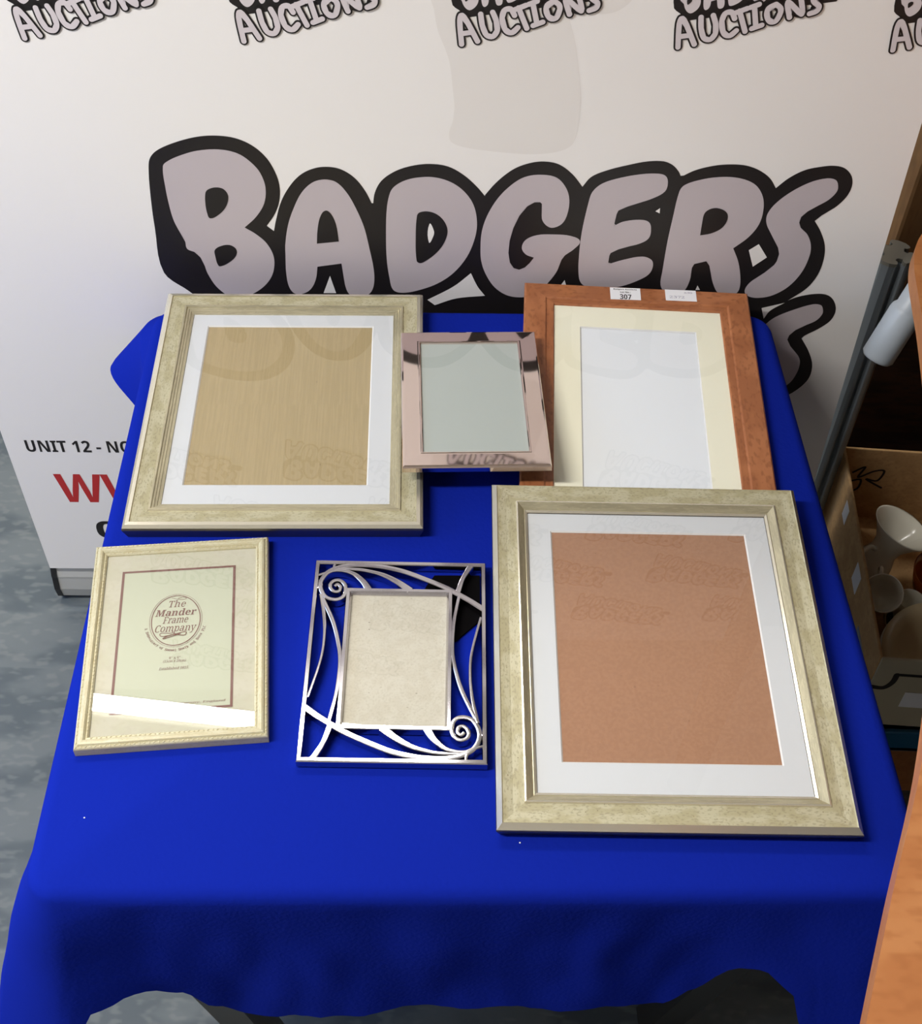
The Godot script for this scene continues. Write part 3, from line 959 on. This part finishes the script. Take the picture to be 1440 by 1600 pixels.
# ------------------------------------------------------------------ desk on the right
func desk() -> void:
	var d := thing("office_desk", "orange wood desk with a curved edge beside the blue table", "desk", Vector3(1.0, 0, -0.6))
	var o := Vector2(-1.0, 0.6)
	var edge := [Vector2(0.235, -0.16), Vector2(0.268, -0.245), Vector2(0.300, -0.331), Vector2(0.338, -0.43), Vector2(0.384, -0.545), Vector2(0.425, -0.68), Vector2(0.458, -0.83), Vector2(0.484, -0.98), Vector2(0.499, -1.09), Vector2(0.505, -1.15), Vector2(0.511, -1.20), Vector2(0.524, -1.243), Vector2(0.546, -1.274), Vector2(0.58, -1.292)]
	var sm := spline(edge, 5)
	var pl := PackedVector2Array()
	for p in sm:
		pl.append(p + o)
	pl.append(Vector2(1.55, -1.30) + o)
	pl.append(Vector2(1.55, 0.25) + o)
	pl.append(Vector2(0.30, 0.25) + o)
	pl.append(Vector2(0.22, -0.05) + o)
	put(d, "desk_top", slab(pl, 0.776, 0.80, 0.0035), M.desk_wood)
	put(d, "panel_leg", box(0.025, 0.776 - FY, 0.60), M.dark_wood, Vector3(0.45, FY, -0.30))
	put(d, "panel_leg", box(0.60, 0.776 - FY, 0.025), M.dark_wood, Vector3(0.16, FY, 0.70))
	# grey tubular strut clipped beneath the top
	var a := Vector3(0.506, 0.655, -1.198) - d.position
	var b := Vector3(0.552, 0.776, -1.234) - d.position
	put(d, "strut", tube([a, a.lerp(b, 0.03), a.lerp(b, 0.5), a.lerp(b, 0.53), a.lerp(b, 0.56), b], [0.0175, 0.0205, 0.0205, 0.0195, 0.0165, 0.0165], 24), M.tube_grey, Vector3.ZERO, Vector3.ZERO, "pale grey tubular strut")

# ------------------------------------------------------------------ pole, cartons and china under the desk
func clutter() -> void:
	# grooved exhibition pole
	var t := thing("grooved_pole", "grey grooved metal pole standing beside the banner's right edge", "pole", Vector3(0.5345, FY, -1.326), 0.2)
	var pl := PackedVector2Array()
	var rr := 0.025
	for k in 4:
		var base := k * PI / 2
		for q in [[-0.78, 1.0], [-0.6, 1.02], [-0.4, 1.0], [-0.26, 0.98], [-0.19, 0.90], [-0.19, 0.74], [-0.30, 0.66], [-0.2, 0.56], [0.0, 0.52], [0.2, 0.56], [0.30, 0.66], [0.19, 0.74], [0.19, 0.90], [0.26, 0.98], [0.4, 1.0], [0.6, 1.02]]:
			pl.append(Vector2.from_angle(base + q[0]) * rr * q[1])
	put(t, "profile", slab(pl, 0.0, 0.686), M.pole_grey)
	var cap := PackedVector2Array()
	for p in pl:
		cap.append(p * 1.03)
	put(t, "end_cap", slab(cap, 0.686, 0.691), M.pole_end)
	# lowest carton, blue tray, open carton
	var c1 := thing("brown_carton", "brown cardboard carton at the bottom of the stack under the desk", "box", Vector3(0.748, FY, -1.145))
	put(c1, "body", box(0.38, 0.12, 0.39, 0.003), M.brown_card)
	var c2 := thing("blue_tray", "dark blue plastic tray between the two cardboard cartons", "tray", Vector3(0.745, 0.15, -1.143))
	put(c2, "base", box(0.385, 0.012, 0.395, 0.003), M.blue_tray)
	for s in [-1, 1]:
		put(c2, "side", box(0.008, 0.048, 0.395, 0.002), M.blue_tray, Vector3(0.1885 * s, 0, 0))
		put(c2, "end", box(0.385, 0.048, 0.008, 0.002), M.blue_tray, Vector3(0, 0, 0.1935 * s))
	var c3 := thing("open_carton", "open cardboard carton full of china on top of the stack", "box", Vector3(0.748, 0.198, -1.143), -0.04)
	var wx := 0.38
	var wz := 0.378
	var wy := 0.155
	put(c3, "floor_panel", box(wx, 0.004, wz, 0.001), M.card)
	put(c3, "side_panel", box(0.004, wy, wz, 0.001), M.card, Vector3(-wx / 2, 0, 0))
	put(c3, "side_panel", box(0.004, wy, wz, 0.001), M.card, Vector3(wx / 2, 0, 0))
	put(c3, "end_panel", box(wx, wy, 0.004, 0.001), M.card, Vector3(0, 0, -wz / 2))
	var fp := put(c3, "end_panel", box(wx, wy, 0.004, 0.001), M.pale_card, Vector3(0, 0, wz / 2), Vector3.ZERO, "pale printed end of the carton")
	var st := begin()
	stroke(st, spline([Vector2(-0.19, 0.092), Vector2(-0.172, 0.09), Vector2(-0.163, 0.104), Vector2(-0.162, 0.122)], 5), 0.008, 0.0024)
	stroke(st, [Vector2(-0.162, 0.122), Vector2(0.19, 0.122)], 0.006, 0.0024)
	put(fp, "printed_line", done(st), M.ink)
	put(fp, "sticker", box(0.10, 0.035, 0.0006, 0.0002), M.paper, Vector3(-0.09, 0.048, 0.0024))
	# marker scrawl on the inner back wall
	st = begin()
	stroke(st, spline([Vector2(-0.165, 0.105), Vector2(-0.15, 0.118), Vector2(-0.155, 0.095), Vector2(-0.135, 0.11), Vector2(-0.12, 0.112), Vector2(-0.125, 0.09), Vector2(-0.142, 0.092), Vector2(-0.115, 0.075)], 5), 0.0035, 0.0026)
	stroke(st, spline([Vector2(-0.165, 0.085), Vector2(-0.15, 0.09), Vector2(-0.15, 0.07), Vector2(-0.165, 0.06)], 5), 0.0035, 0.0026)
	stroke(st, spline([Vector2(-0.06, 0.118), Vector2(-0.045, 0.122), Vector2(-0.045, 0.106), Vector2(-0.06, 0.104)], 5), 0.0035, 0.0026)
	put(c3, "marker_scrawl", done(st), M.ink, Vector3(0, 0, -wz / 2))
	# pale labels and grey paper stuck to the outer left wall
	for q in [[-0.09, 0.105, 0.022, 0.03, "paper"], [0.03, 0.10, 0.03, 0.036, "paper"], [0.12, 0.035, 0.05, 0.06, "grey_paper"]]:
		put(c3, "torn_label", box(0.0008, q[3], q[2], 0.0002), M[q[4]], Vector3(-wx / 2 - 0.0024, q[1], q[0]))
	# china: the carton's floor lies at 0.202
	var jug := thing("trumpet_vase", "white trumpet mouthed vase tilted in the open carton", "vase", Vector3(0.608, 0.266, -1.196))
	jug.basis = along(Vector3(0.35, 0.9, -0.12))
	put(jug, "body", lathe([Vector2(0.0, -0.052), Vector2(0.022, -0.052), Vector2(0.026, -0.044), Vector2(0.03, -0.02), Vector2(0.027, 0.0), Vector2(0.02, 0.02), Vector2(0.022, 0.035), Vector2(0.034, 0.055), Vector2(0.044, 0.068), Vector2(0.045, 0.070), Vector2(0.042, 0.069), Vector2(0.031, 0.056), Vector2(0.018, 0.036), Vector2(0.0, 0.03)]), M.china)
	put(jug, "handle", tube(spline([Vector3(-0.019, 0.024, 0.008), Vector3(-0.034, 0.03, 0.014), Vector3(-0.042, 0.012, 0.018), Vector3(-0.028, -0.01, 0.012)], 4), 0.0034, 8), M.china)
	for k in 3:
		put(jug, "painted_leaf", leaf(0.026, 0.012), M.green_glaze, Vector3(0.030 * cos(k * 1.1 + 1.2), -0.026 + 0.010 * k, 0.030 * sin(k * 1.1 + 1.2)), Vector3(0.0, -(k * 1.1 + 1.2), 0.2))
	var cup := thing("white_cup", "small white china cup tipped against the side of the carton", "cup", Vector3(0.597, 0.282, -1.118))
	cup.basis = along(Vector3(-0.15, 0.8, 0.45))
	put(cup, "bowl", lathe([Vector2(0.0, -0.024), Vector2(0.014, -0.024), Vector2(0.017, -0.019), Vector2(0.024, -0.004), Vector2(0.027, 0.024), Vector2(0.0278, 0.0256), Vector2(0.0262, 0.0248), Vector2(0.0225, -0.002), Vector2(0.014, -0.018), Vector2(0.0, -0.019)]), M.china)
	put(cup, "handle", tube(spline([Vector3(0.002, 0.016, -0.0255), Vector3(0.003, 0.018, -0.036), Vector3(0.003, 0.003, -0.037), Vector3(0.002, -0.003, -0.0235)], 4), 0.0028, 8), M.china)
	var bowl := thing("amber_glass_bowl", "dark amber glass bowl behind the white cup in the carton", "bowl", Vector3(0.712, 0.2025, -1.178))
	put(bowl, "bowl", lathe([Vector2(0.0, 0.0), Vector2(0.025, 0.0), Vector2(0.029, 0.005), Vector2(0.042, 0.026), Vector2(0.049, 0.06), Vector2(0.047, 0.06), Vector2(0.039, 0.028), Vector2(0.024, 0.009), Vector2(0.0, 0.007)]), M.amber_glass)
	var bc := thing("blue_patterned_jug", "blue and white patterned jug beside the white cup", "jug", Vector3(0.645, 0.2025, -1.122))
	put(bc, "body", lathe([Vector2(0.0, 0.0), Vector2(0.018, 0.0), Vector2(0.026, 0.018), Vector2(0.0275, 0.036), Vector2(0.021, 0.056), Vector2(0.0195, 0.068), Vector2(0.018, 0.067), Vector2(0.0195, 0.05), Vector2(0.0, 0.02)]), M.china)
	for k in 7:
		var an := k * TAU / 7
		put(bc, "painted_leaf", leaf(0.028, 0.014), M.blue_glaze, Vector3(0.0272 * cos(an), 0.032 + 0.006 * (k % 2), 0.0272 * sin(an)), Vector3(0, -an, 0.05))
	var pb := thing("pale_blue_mug", "pale blue mug at the right of the open carton", "mug", Vector3(0.752, 0.2025, -1.095))
	put(pb, "body", lathe([Vector2(0.0, 0.0), Vector2(0.03, 0.0), Vector2(0.033, 0.004), Vector2(0.035, 0.07), Vector2(0.032, 0.07), Vector2(0.03, 0.008), Vector2(0.0, 0.006)]), M.pale_blue)
	put(pb, "handle", tube(spline([Vector3(0.034, 0.056, 0), Vector3(0.052, 0.054, 0), Vector3(0.055, 0.032, 0), Vector3(0.034, 0.016, 0)], 4), 0.004, 8), M.pale_blue)
	for k in 2:
		var pt := thing("china_platter", ["cream china platter leaning at the front of the carton", "white platter tucked under the cream one in the carton"][k], "plate", Vector3(0.656, 0.262 - 0.014 * k, -1.036 - 0.004 * k))
		pt.rotation = Vector3(0.42, 0.0, 0.06)
		put(pt, "dish", lathe([Vector2(0.0, 0.0), Vector2(0.038, 0.0), Vector2(0.043, 0.002), Vector2(0.048, 0.007), Vector2(0.069, 0.010), Vector2(0.069, 0.0122), Vector2(0.047, 0.0090), Vector2(0.041, 0.0045), Vector2(0.0, 0.003)], 48), M.cream_china if k == 0 else M.china)

# a basis whose y axis runs along a
func along(a: Vector3) -> Basis:
	var y := a.normalized()
	var x := y.cross(Vector3.BACK).normalized()
	return Basis(x, y, x.cross(y))

func leaf(l: float, w: float) -> ArrayMesh:
	var st := begin()
	st.set_smooth_group(0)
	var n := 8
	for i in n:
		var y0 := -l / 2 + l * i / n
		var y1 := -l / 2 + l * (i + 1) / n
		var w0 := w / 2 * sin(PI * i / n)
		var w1 := w / 2 * sin(PI * (i + 1) / n)
		quad(st, Vector3(0.0008, y0, w0), Vector3(0.0008, y1, w1), Vector3(0.0008, y1, -w1), Vector3(0.0008, y0, -w0))
	return done(st)

# ------------------------------------------------------------------ picture frames
func gilt_profile(stepped: bool) -> Array:
	if stepped:
		return [[Vector2(0.004, 0), Vector2(0.0, 0.0145), Vector2(0.0006, 0.0172), Vector2(0.0035, 0.0200), Vector2(0.0072, 0.0204), Vector2(0.0076, 0.0190), Vector2(0.0235, 0.0180), Vector2(0.0240, 0.0198), Vector2(0.0262, 0.0198), Vector2(0.0270, 0.0180), Vector2(0.0290, 0.0178), Vector2(0.0296, 0.0170), Vector2(0.0318, 0.0167), Vector2(0.0324, 0.0158), Vector2(0.0352, 0.0154), Vector2(0.0355, 0.0135), Vector2(0.0355, 0.006)],
			[0, 0, 1, 1, 2, 3, 1, 2, 2, 2, 2, 2, 2, 2, 2, 0]]
	return [[Vector2(0.004, 0), Vector2(0.0, 0.0135), Vector2(0.0006, 0.0150), Vector2(0.0052, 0.0206), Vector2(0.0060, 0.0196), Vector2(0.0150, 0.0184), Vector2(0.0245, 0.0186), Vector2(0.0250, 0.0200), Vector2(0.0264, 0.0203), Vector2(0.0330, 0.0156), Vector2(0.0338, 0.0158), Vector2(0.0362, 0.0146), Vector2(0.0368, 0.012), Vector2(0.0368, 0.006)],
		[0, 0, 1, 3, 3, 3, 1, 1, 2, 2, 1, 0, 0]]

func frame_mount_large() -> void:
	var t := thing("picture_frame", "large pale gold picture frame with white mount and plain orange-brown backing", "picture frame", Vector3(0.1927, T + 0.0075, -0.7096))
	# its far edge rests on the brown wooden frame
	t.basis = Basis(Vector3.UP, 0.0236) * Basis(Vector3.RIGHT, atan(0.0143 / 0.3848))
	var pr := gilt_profile(false)
	rails(t, 0.3155, 0.3850, pr[0], pr[1], [M.gilt_side, M.gilt_edge, M.gilt_silver, M.gilt_cream])
	var sight := Rect2(-0.1240, -0.1585, 0.248, 0.317)
	var open := Rect2(-0.0986, -0.1345, 0.1980, 0.2605)
	put(t, "glass", pane(sight, 0.0138), M.glass)
	put(t, "mount", window_card(sight, open, 0.0132, 0.0014), [M.mount_white, M.mount_bevel])
	put(t, "backing", sheet(open.grow(0.006), 0.0116, 0.002), M.hardboard)

func frame_mount_square() -> void:
	var k := 1.02 / 1.05
	var t := thing("picture_frame", "silvery gold picture frame with white mount and corrugated card backing", "picture frame", Vector3(-0.205 * k, T + 0.0006, -1.0513 * k), 0.0476)
	var pr := gilt_profile(true)
	rails(t, 0.3059, 0.3696, pr[0], pr[1], [M.gilt_side, M.gilt_edge, M.gilt_silver, M.gilt_cream])
	var sight := Rect2(-0.1205, -0.1525, 0.241, 0.305)
	var open := Rect2(-0.0995, -0.1305, 0.194, 0.2525)
	put(t, "glass", pane(sight, 0.0148), M.glass)
	put(t, "mount", window_card(sight, open, 0.0142, 0.0014), [M.mount_white, M.mount_bevel])
	put(t, "backing", sheet(open.grow(0.006), 0.0126, 0.002), M.corrugated)

func frame_wood() -> void:
	var t := thing("picture_frame", "brown wooden picture frame with cream mount and a lot sticker", "picture frame", Vector3(0.200, T + 0.0004, -1.035), -0.022)
	var prof := [Vector2(0, 0), Vector2(0, 0.0108), Vector2(0.0018, 0.0125), Vector2(0.0255, 0.0125), Vector2(0.0268, 0.0116), Vector2(0.0275, 0.0108), Vector2(0.0352, 0.0108), Vector2(0.0362, 0.0099), Vector2(0.0366, 0.003)]
	rails(t, 0.273, 0.4254, prof, [0, 0, 0, 0, 0, 0, 0, 0], [M.frame_brown])
	var sight := Rect2(-0.1005, -0.1772, 0.201, 0.3544)
	var open := Rect2(-0.0692, -0.1400, 0.1384, 0.280)
	put(t, "glass", pane(sight, 0.0088), M.glass)
	put(t, "mount", window_card(sight, open, 0.0082, 0.0014), [M.mount_cream, M.mount_bevel])
	put(t, "blank_sheet", sheet(open.grow(0.006), 0.0066, 0.001), M.sheet_white)
	var flat_up := Vector3(-PI / 2, 0, 0)
	var s1 := put(t, "lot_sticker", box(0.0370, 0.0003, 0.0222, 0.0001), M.paper, Vector3(-0.0135, 0.0125, -0.1993), Vector3(0, 0.02, 0), "white printed lot sticker")
	var sans := font("Droid Sans", true)
	put(s1, "printed_text", lettering("Badgers Auctions", sans, 0.0285, 0.0032), M.ink, Vector3(0, 0.0004, -0.0078), flat_up)
	put(s1, "printed_text", lettering("Lot No.:", sans, 0.0125, 0.0030), M.ink, Vector3(0, 0.0004, -0.0026), flat_up)
	put(s1, "printed_text", lettering("307", sans, 0.0140, 0.0092), M.ink, Vector3(0, 0.0004, 0.0060), flat_up)
	var s2 := put(t, "price_sticker", box(0.0378, 0.0003, 0.0205, 0.0001), M.paper, Vector3(0.0542, 0.0125, -0.2012), Vector3(0, 0.012, 0), "white handwritten sticker")
	var script := font("Droid Serif", false, true)
	put(s2, "handwriting", lettering("2372", script, 0.0180, 0.0045), M.faint_ink, Vector3(-0.005, 0.0004, 0.0035), flat_up)
	put(s2, "handwriting", lettering("x30", script, 0.0100, 0.0034), M.faint_ink, Vector3(0.009, 0.0004, -0.0055), flat_up)

func frame_pink() -> void:
	var t := thing("picture_frame", "small polished metal picture frame with grey insert lying across two frames", "picture frame", Vector3(0.0079, T + 0.0285, -1.0197))
	# propped a little at the near edge by its folded strut
	t.basis = Basis(Vector3.UP, 0.0639) * Basis(Vector3.RIGHT, -atan(0.016 / 0.2283))
	var prof := [Vector2(0, 0.0030), Vector2(0, 0.0085), Vector2(0.0008, 0.0100), Vector2(0.0026, 0.0107), Vector2(0.0185, 0.0110), Vector2(0.0196, 0.0113), Vector2(0.0202, 0.0120), Vector2(0.0212, 0.0120), Vector2(0.0220, 0.0112), Vector2(0.0224, 0.0070)]
	rails(t, 0.1553, 0.2289, prof, [0, 0, 0, 0, 0, 0, 0, 0, 0], [M.rose_chrome])
	var r := Rect2(-0.0555, -0.0923, 0.1110, 0.1846)
	put(t, "glass", pane(r, 0.0102), M.glass)
	put(t, "insert", sheet(r, 0.0094, 0.001), M.grey_sheet)
	put(t, "back_board", box(0.150, 0.004, 0.222, 0.001), M.black_plastic, Vector3(0, 0.003, 0))
	put(t, "easel_strut", box(0.05, 0.030, 0.012, 0.001), M.black_plastic, Vector3(0.006, -0.0285, 0.045), Vector3(atan(0.016 / 0.2283), 0, 0))

func frame_cream() -> void:
	var k := 1.02 / 1.05
	var t := thing("picture_frame", "small ivory gold picture frame still holding its printed maker's sheet", "picture frame", Vector3(-0.2735 * k, T + 0.0006, -0.726 * k), 0.1238)
	var w := 0.1719
	var h := 0.2339
	var prof := [Vector2(0, 0), Vector2(0, 0.0090), Vector2(0.0006, 0.0104), Vector2(0.0018, 0.0112), Vector2(0.0026, 0.0108), Vector2(0.0040, 0.0126), Vector2(0.0058, 0.0134), Vector2(0.0078, 0.0130), Vector2(0.0092, 0.0116), Vector2(0.0098, 0.0106), Vector2(0.0112, 0.0110), Vector2(0.0124, 0.0098), Vector2(0.0126, 0.006)]
	rails(t, w, h, prof, [0, 0, 0, 0, 0, 0, 0, 0, 0, 0, 0, 0], [M.ivory])
	# embossed beads along the outer and inner edge of each rail
	var bead := begin()
	bevel_box(bead, Vector3.ZERO, Vector3(0.0022, 0.0010, 0.0013), 0.0004)
	var bead_mesh := done(bead)
	for s in 4:
		var l := w if s < 2 else h
		var st := begin()
		var n := int(l / 0.0042)
		for i in n:
			var x := -l / 2 + l * (i + 0.5) / n
			if absf(x) < l / 2 - 0.002:
				st.append_from(bead_mesh, 0, Transform3D(Basis(Vector3.UP, 0.5 if i % 2 == 0 else -0.5), Vector3(x, 0.0111, -0.0019)))
			if absf(x) < l / 2 - 0.012:
				st.append_from(bead_mesh, 0, Transform3D(Basis(Vector3.UP, 0.5 if i % 2 == 1 else -0.5), Vector3(x, 0.0109, -0.0108)))
		var at: Vector3 = [Vector3(0, 0, h / 2), Vector3(0, 0, -h / 2), Vector3(w / 2, 0, 0), Vector3(-w / 2, 0, 0)][s]
		var e := put(t, "beading", st.commit(), M.ivory, at, Vector3(0, [0.0, PI, PI / 2, -PI / 2][s], 0))
		e.set_meta("kind", "stuff")
	var sight := Rect2(-w / 2 + 0.0122, -h / 2 + 0.0122, w - 0.0244, h - 0.0244)
	put(t, "glass", pane(sight, 0.0088), M.glass)
	var sh := put(t, "printed_sheet", sheet(sight, 0.0082, 0.001), M.print_sheet, Vector3.ZERO, Vector3.ZERO, "cream sheet printed in brown and pale green")
	var y := 0.00825
	var b := Rect2(-0.0575, -0.0840, 0.111, 0.166)
	put(sh, "printed_panel", sheet(b, y + 0.0001, 0.0002), M.print_green)
	var st2 := begin()
	ring(st2, b, y + 0.0003, b.grow(-0.0024), y + 0.0003)
	put(sh, "printed_border", done(st2), M.print_brown)
	# oval emblem; x right, y up on the sheet
	var up := Vector3(-PI / 2, 0, 0)
	var c := Vector3(-0.0025, y + 0.0004, -0.0205)
	st2 = begin()
	oval(st2, 0.0232, 0.0295, 0.0009)
	oval(st2, 0.0250, 0.0313, 0.0003)
	stroke(st2, spline([Vector2(-0.005, 0.0272), Vector2(0.001, 0.0250), Vector2(0.007, 0.0245), Vector2(0.009, 0.0262), Vector2(0.005, 0.0272), Vector2(0.001, 0.0258)], 5), 0.0004, 0)
	stroke(st2, spline([Vector2(-0.003, -0.0115), Vector2(-0.003, -0.0150), Vector2(-0.013, -0.0145), Vector2(-0.014, -0.0175), Vector2(-0.010, -0.0185), Vector2(0.000, -0.0165), Vector2(0.009, -0.0145), Vector2(0.0105, -0.0165), Vector2(0.008, -0.0185), Vector2(-0.002, -0.0170), Vector2(-0.010, -0.0200), Vector2(-0.0105, -0.0215), Vector2(-0.004, -0.0195), Vector2(0.005, -0.0165)], 5), 0.0007, 0)
	put(sh, "printed_emblem", done(st2), M.print_brown, c, up)
	var it := font("Droid Serif", false, true)
	var bi := font("Droid Serif", true, true)
	put(sh, "printed_text", lettering("The", it, 0.0165, 0.0082, 0.22), M.print_brown, c + Vector3(0.0005, 0, -0.0198), up)
	put(sh, "printed_text", lettering("Mander", bi, 0.0385, 0.0084, 0.22), M.print_brown, c + Vector3(0.0, 0, -0.0095), up)
	put(sh, "printed_text", lettering("Frame", it, 0.0235, 0.0080, 0.22), M.print_brown, c + Vector3(0.0, 0, -0.0005), up)
	put(sh, "printed_text", lettering("Company", it, 0.0385, 0.0108, 0.22), M.print_brown, c + Vector3(0.0, 0, 0.0105), up)
	put(sh, "printed_text", lettering("8\" x 6\"", it, 0.0105, 0.0028), M.print_brown, c + Vector3(0.001, 0, 0.0438), up)
	put(sh, "printed_text", lettering("(15cm x 20cm)", it, 0.0210, 0.0034, 0.22), M.print_brown, c + Vector3(0.001, 0, 0.0475), up)
	put(sh, "printed_text", lettering("Established 1815.", it, 0.0275, 0.0032, 0.22), M.print_brown, c + Vector3(0.001, 0, 0.0555), up)
	put(sh, "printed_text", lettering("The Mander Frame Company, England", it, 0.098, 0.0030, 0.22), M.print_brown, Vector3(-0.002, y + 0.0004, 0.0745), up)
	# words along the lower arc
	var line := "A Subsidiary of Samuel Heath and Sons PLC"
	var arc := begin()
	var a0 := deg_to_rad(194.0)
	var a1 := deg_to_rad(344.0)
	for i in line.length():
		var ch := line[i]
		if ch == " ":
			continue
		var an := lerpf(a0, a1, float(i) / (line.length() - 1))
		var p := Vector2(cos(an) * 0.0285, sin(an) * 0.0352)
		var tangent := Vector2(-sin(an) * 0.0285, cos(an) * 0.0352).angle()
		var small := ch == ch.to_lower()
		var g := lettering(ch, bi, 0.0010 if ch in "li" else (0.0013 if ch in "tfr" else 0.0019), 0.0020 if ch in "aeumnosr" else 0.0029)
		arc.append_from(g, 0, Transform3D(Basis(Vector3.BACK, tangent), Vector3(p.x, p.y + (0.0 if small else 0.0), 0)))
	put(sh, "printed_text", arc.commit(), M.print_brown, c, up)

func oval(st: SurfaceTool, rx: float, ry: float, w: float) -> void:
	var n := 72
	for i in n:
		var a := TAU * i / n
		var b := TAU * (i + 1) / n
		face(st, [Vector3(cos(a) * (rx - w / 2), sin(a) * (ry - w / 2), 0), Vector3(cos(a) * (rx + w / 2), sin(a) * (ry + w / 2), 0), Vector3(cos(b) * (rx + w / 2), sin(b) * (ry + w / 2), 0), Vector3(cos(b) * (rx - w / 2), sin(b) * (ry - w / 2), 0)], Vector3.BACK)

# a flat metal ribbon with softened arrises: path in x / z, widths along it
func ribbon(path: Array, w0: float, w1: float, w2: float, h: float) -> ArrayMesh:
	var st := begin()
	var n := path.size()
	var rows := []
	for i in n:
		var d: Vector2 = (path[mini(i + 1, n - 1)] - path[maxi(i - 1, 0)]).normalized()
		var s := Vector2(-d.y, d.x)
		var f := float(i) / (n - 1)
		var w := (lerpf(w0, w1, f * 2) if f < 0.5 else lerpf(w1, w2, f * 2 - 1)) / 2
		var c := 0.0005
		var row := []
		for q in [[-w, 0.002], [-w, h - c], [-w + c, h - 0.0001], [0.0, h - 0.00006], [w - c, h - 0.0001], [w, h - c], [w, 0.002]]:
			var p: Vector2 = path[i] + s * q[0]
			row.append(Vector3(p.x, q[1], p.y))
		rows.append(row)
	for k in 6:
		st.set_smooth_group(k if k < 2 or k > 3 else 2)
		for i in n - 1:
			quad(st, rows[i][k + 1], rows[i][k], rows[i + 1][k], rows[i + 1][k + 1])
	return done(st)

func frame_chrome() -> void:
	var k := 1.02 / 1.05
	var t := thing("picture_frame", "chrome openwork picture frame with spiral scrolls and aged paper insert", "picture frame", Vector3(-0.0576 * k, T + 0.0004, -0.7115 * k), 0.0222)
	var h := 0.0117
	var prof := [Vector2(0, 0.002), Vector2(0, h - 0.0012), Vector2(0.0008, h), Vector2(0.0041, h), Vector2(0.0047, h - 0.0008), Vector2(0.0047, 0.002)]
	rails(t, 0.1702, 0.2285, prof, [0, 0, 0, 0, 0], [M.chrome])
	var inner := [Vector2(0, 0.002), Vector2(0, h - 0.001), Vector2(0.0006, h), Vector2(0.0036, h), Vector2(0.0042, h - 0.0010), Vector2(0.0056, h - 0.004), Vector2(0.0058, 0.003)]
	rails(t, 0.1046, 0.1600, inner, [0, 0, 0, 0, 0, 0], [M.chrome])
	var scrolls := {
		"A": [[-0.064, -0.0817], [-0.0615, -0.0844], [-0.0584, -0.0815], [-0.0592, -0.0764], [-0.0636, -0.0754], [-0.0676, -0.0794], [-0.0682, -0.0847], [-0.0652, -0.0885], [-0.0598, -0.0894], [-0.0547, -0.0853], [-0.0528, -0.0784], [-0.0541, -0.071], [-0.0583, -0.0666], [-0.0647, -0.0657], [-0.0715, -0.0685], [-0.0763, -0.0755], [-0.0782, -0.0841], [-0.0764, -0.0924], [-0.071, -0.1002], [-0.0623, -0.1053], [-0.0508, -0.1083], [-0.0372, -0.109], [-0.0191, -0.1075], [0.0023, -0.1023], [0.0251, -0.0925], [0.0447, -0.0829], [0.0567, -0.0754], [0.0701, -0.0664], [0.0825, -0.0568]],
		"B": [[-0.062, -0.1040], [-0.0475, -0.1038], [-0.0339, -0.1022], [-0.0171, -0.0972], [-0.0017, -0.0881], [0.0105, -0.0780]],
		"C": [[-0.0726, -0.0978], [-0.0661, -0.1014], [-0.0564, -0.1016], [-0.0456, -0.0975], [-0.0361, -0.0882], [-0.0304, -0.0785]],
		"leaf": [[-0.0828, -0.0948], [-0.0713, -0.0998], [-0.0664, -0.1052], [-0.0657, -0.1120]],
		"D": [[-0.0763, -0.0720], [-0.0719, -0.0476], [-0.0697, -0.0227], [-0.0711, 0.0052], [-0.0800, 0.0470]],
		"E": [[-0.0745, -0.0665], [-0.0625, -0.0388], [-0.0563, -0.0159], [-0.0530, 0.0039], [-0.0530, 0.0268], [-0.0548, 0.0483], [-0.0595, 0.0760]],
		"F": [[0.0575, -0.0770], [0.0626, -0.0953], [0.0710, -0.1120]]}
	var widths := {"A": [0.0034, 0.0042, 0.0062], "B": [0.0030, 0.0042, 0.0080], "C": [0.0032, 0.0040, 0.0074], "leaf": [0.0026, 0.0030, 0.0024], "D": [0.0040, 0.0027, 0.0024], "E": [0.0040, 0.0036, 0.0032], "F": [0.0054, 0.0044, 0.0060]}
	for key in scrolls:
		var pts := []
		for q in scrolls[key]:
			pts.append(Vector2(q[0], q[1]))
		var w: Array = widths[key]
		var mesh := ribbon(spline(pts, 6), w[0], w[1], w[2], h - 0.0002)
		put(t, "scroll", mesh, M.chrome)
		put(t, "scroll", mesh, M.chrome, Vector3.ZERO, Vector3(0, PI, 0))
	var r := Rect2(-0.0470, -0.0748, 0.094, 0.1496)
	put(t, "glass", pane(r, 0.0072), M.glass)
	put(t, "insert", sheet(r, 0.0064, 0.001), M.aged_paper)
	put(t, "back_board", sheet(Rect2(-0.0495, -0.0775, 0.099, 0.155), 0.005, 0.003), M.black_velvet)
	# the black easel strut folded flat behind the openwork
	var pl := PackedVector2Array([Vector2(0.034, -0.1045), Vector2(0.0795, -0.1055), Vector2(0.0795, -0.050), Vector2(0.0556, -0.0245), Vector2(0.018, -0.075)])
	put(t, "easel_strut", slab(pl, 0.0002, 0.0022), M.black_velvet)
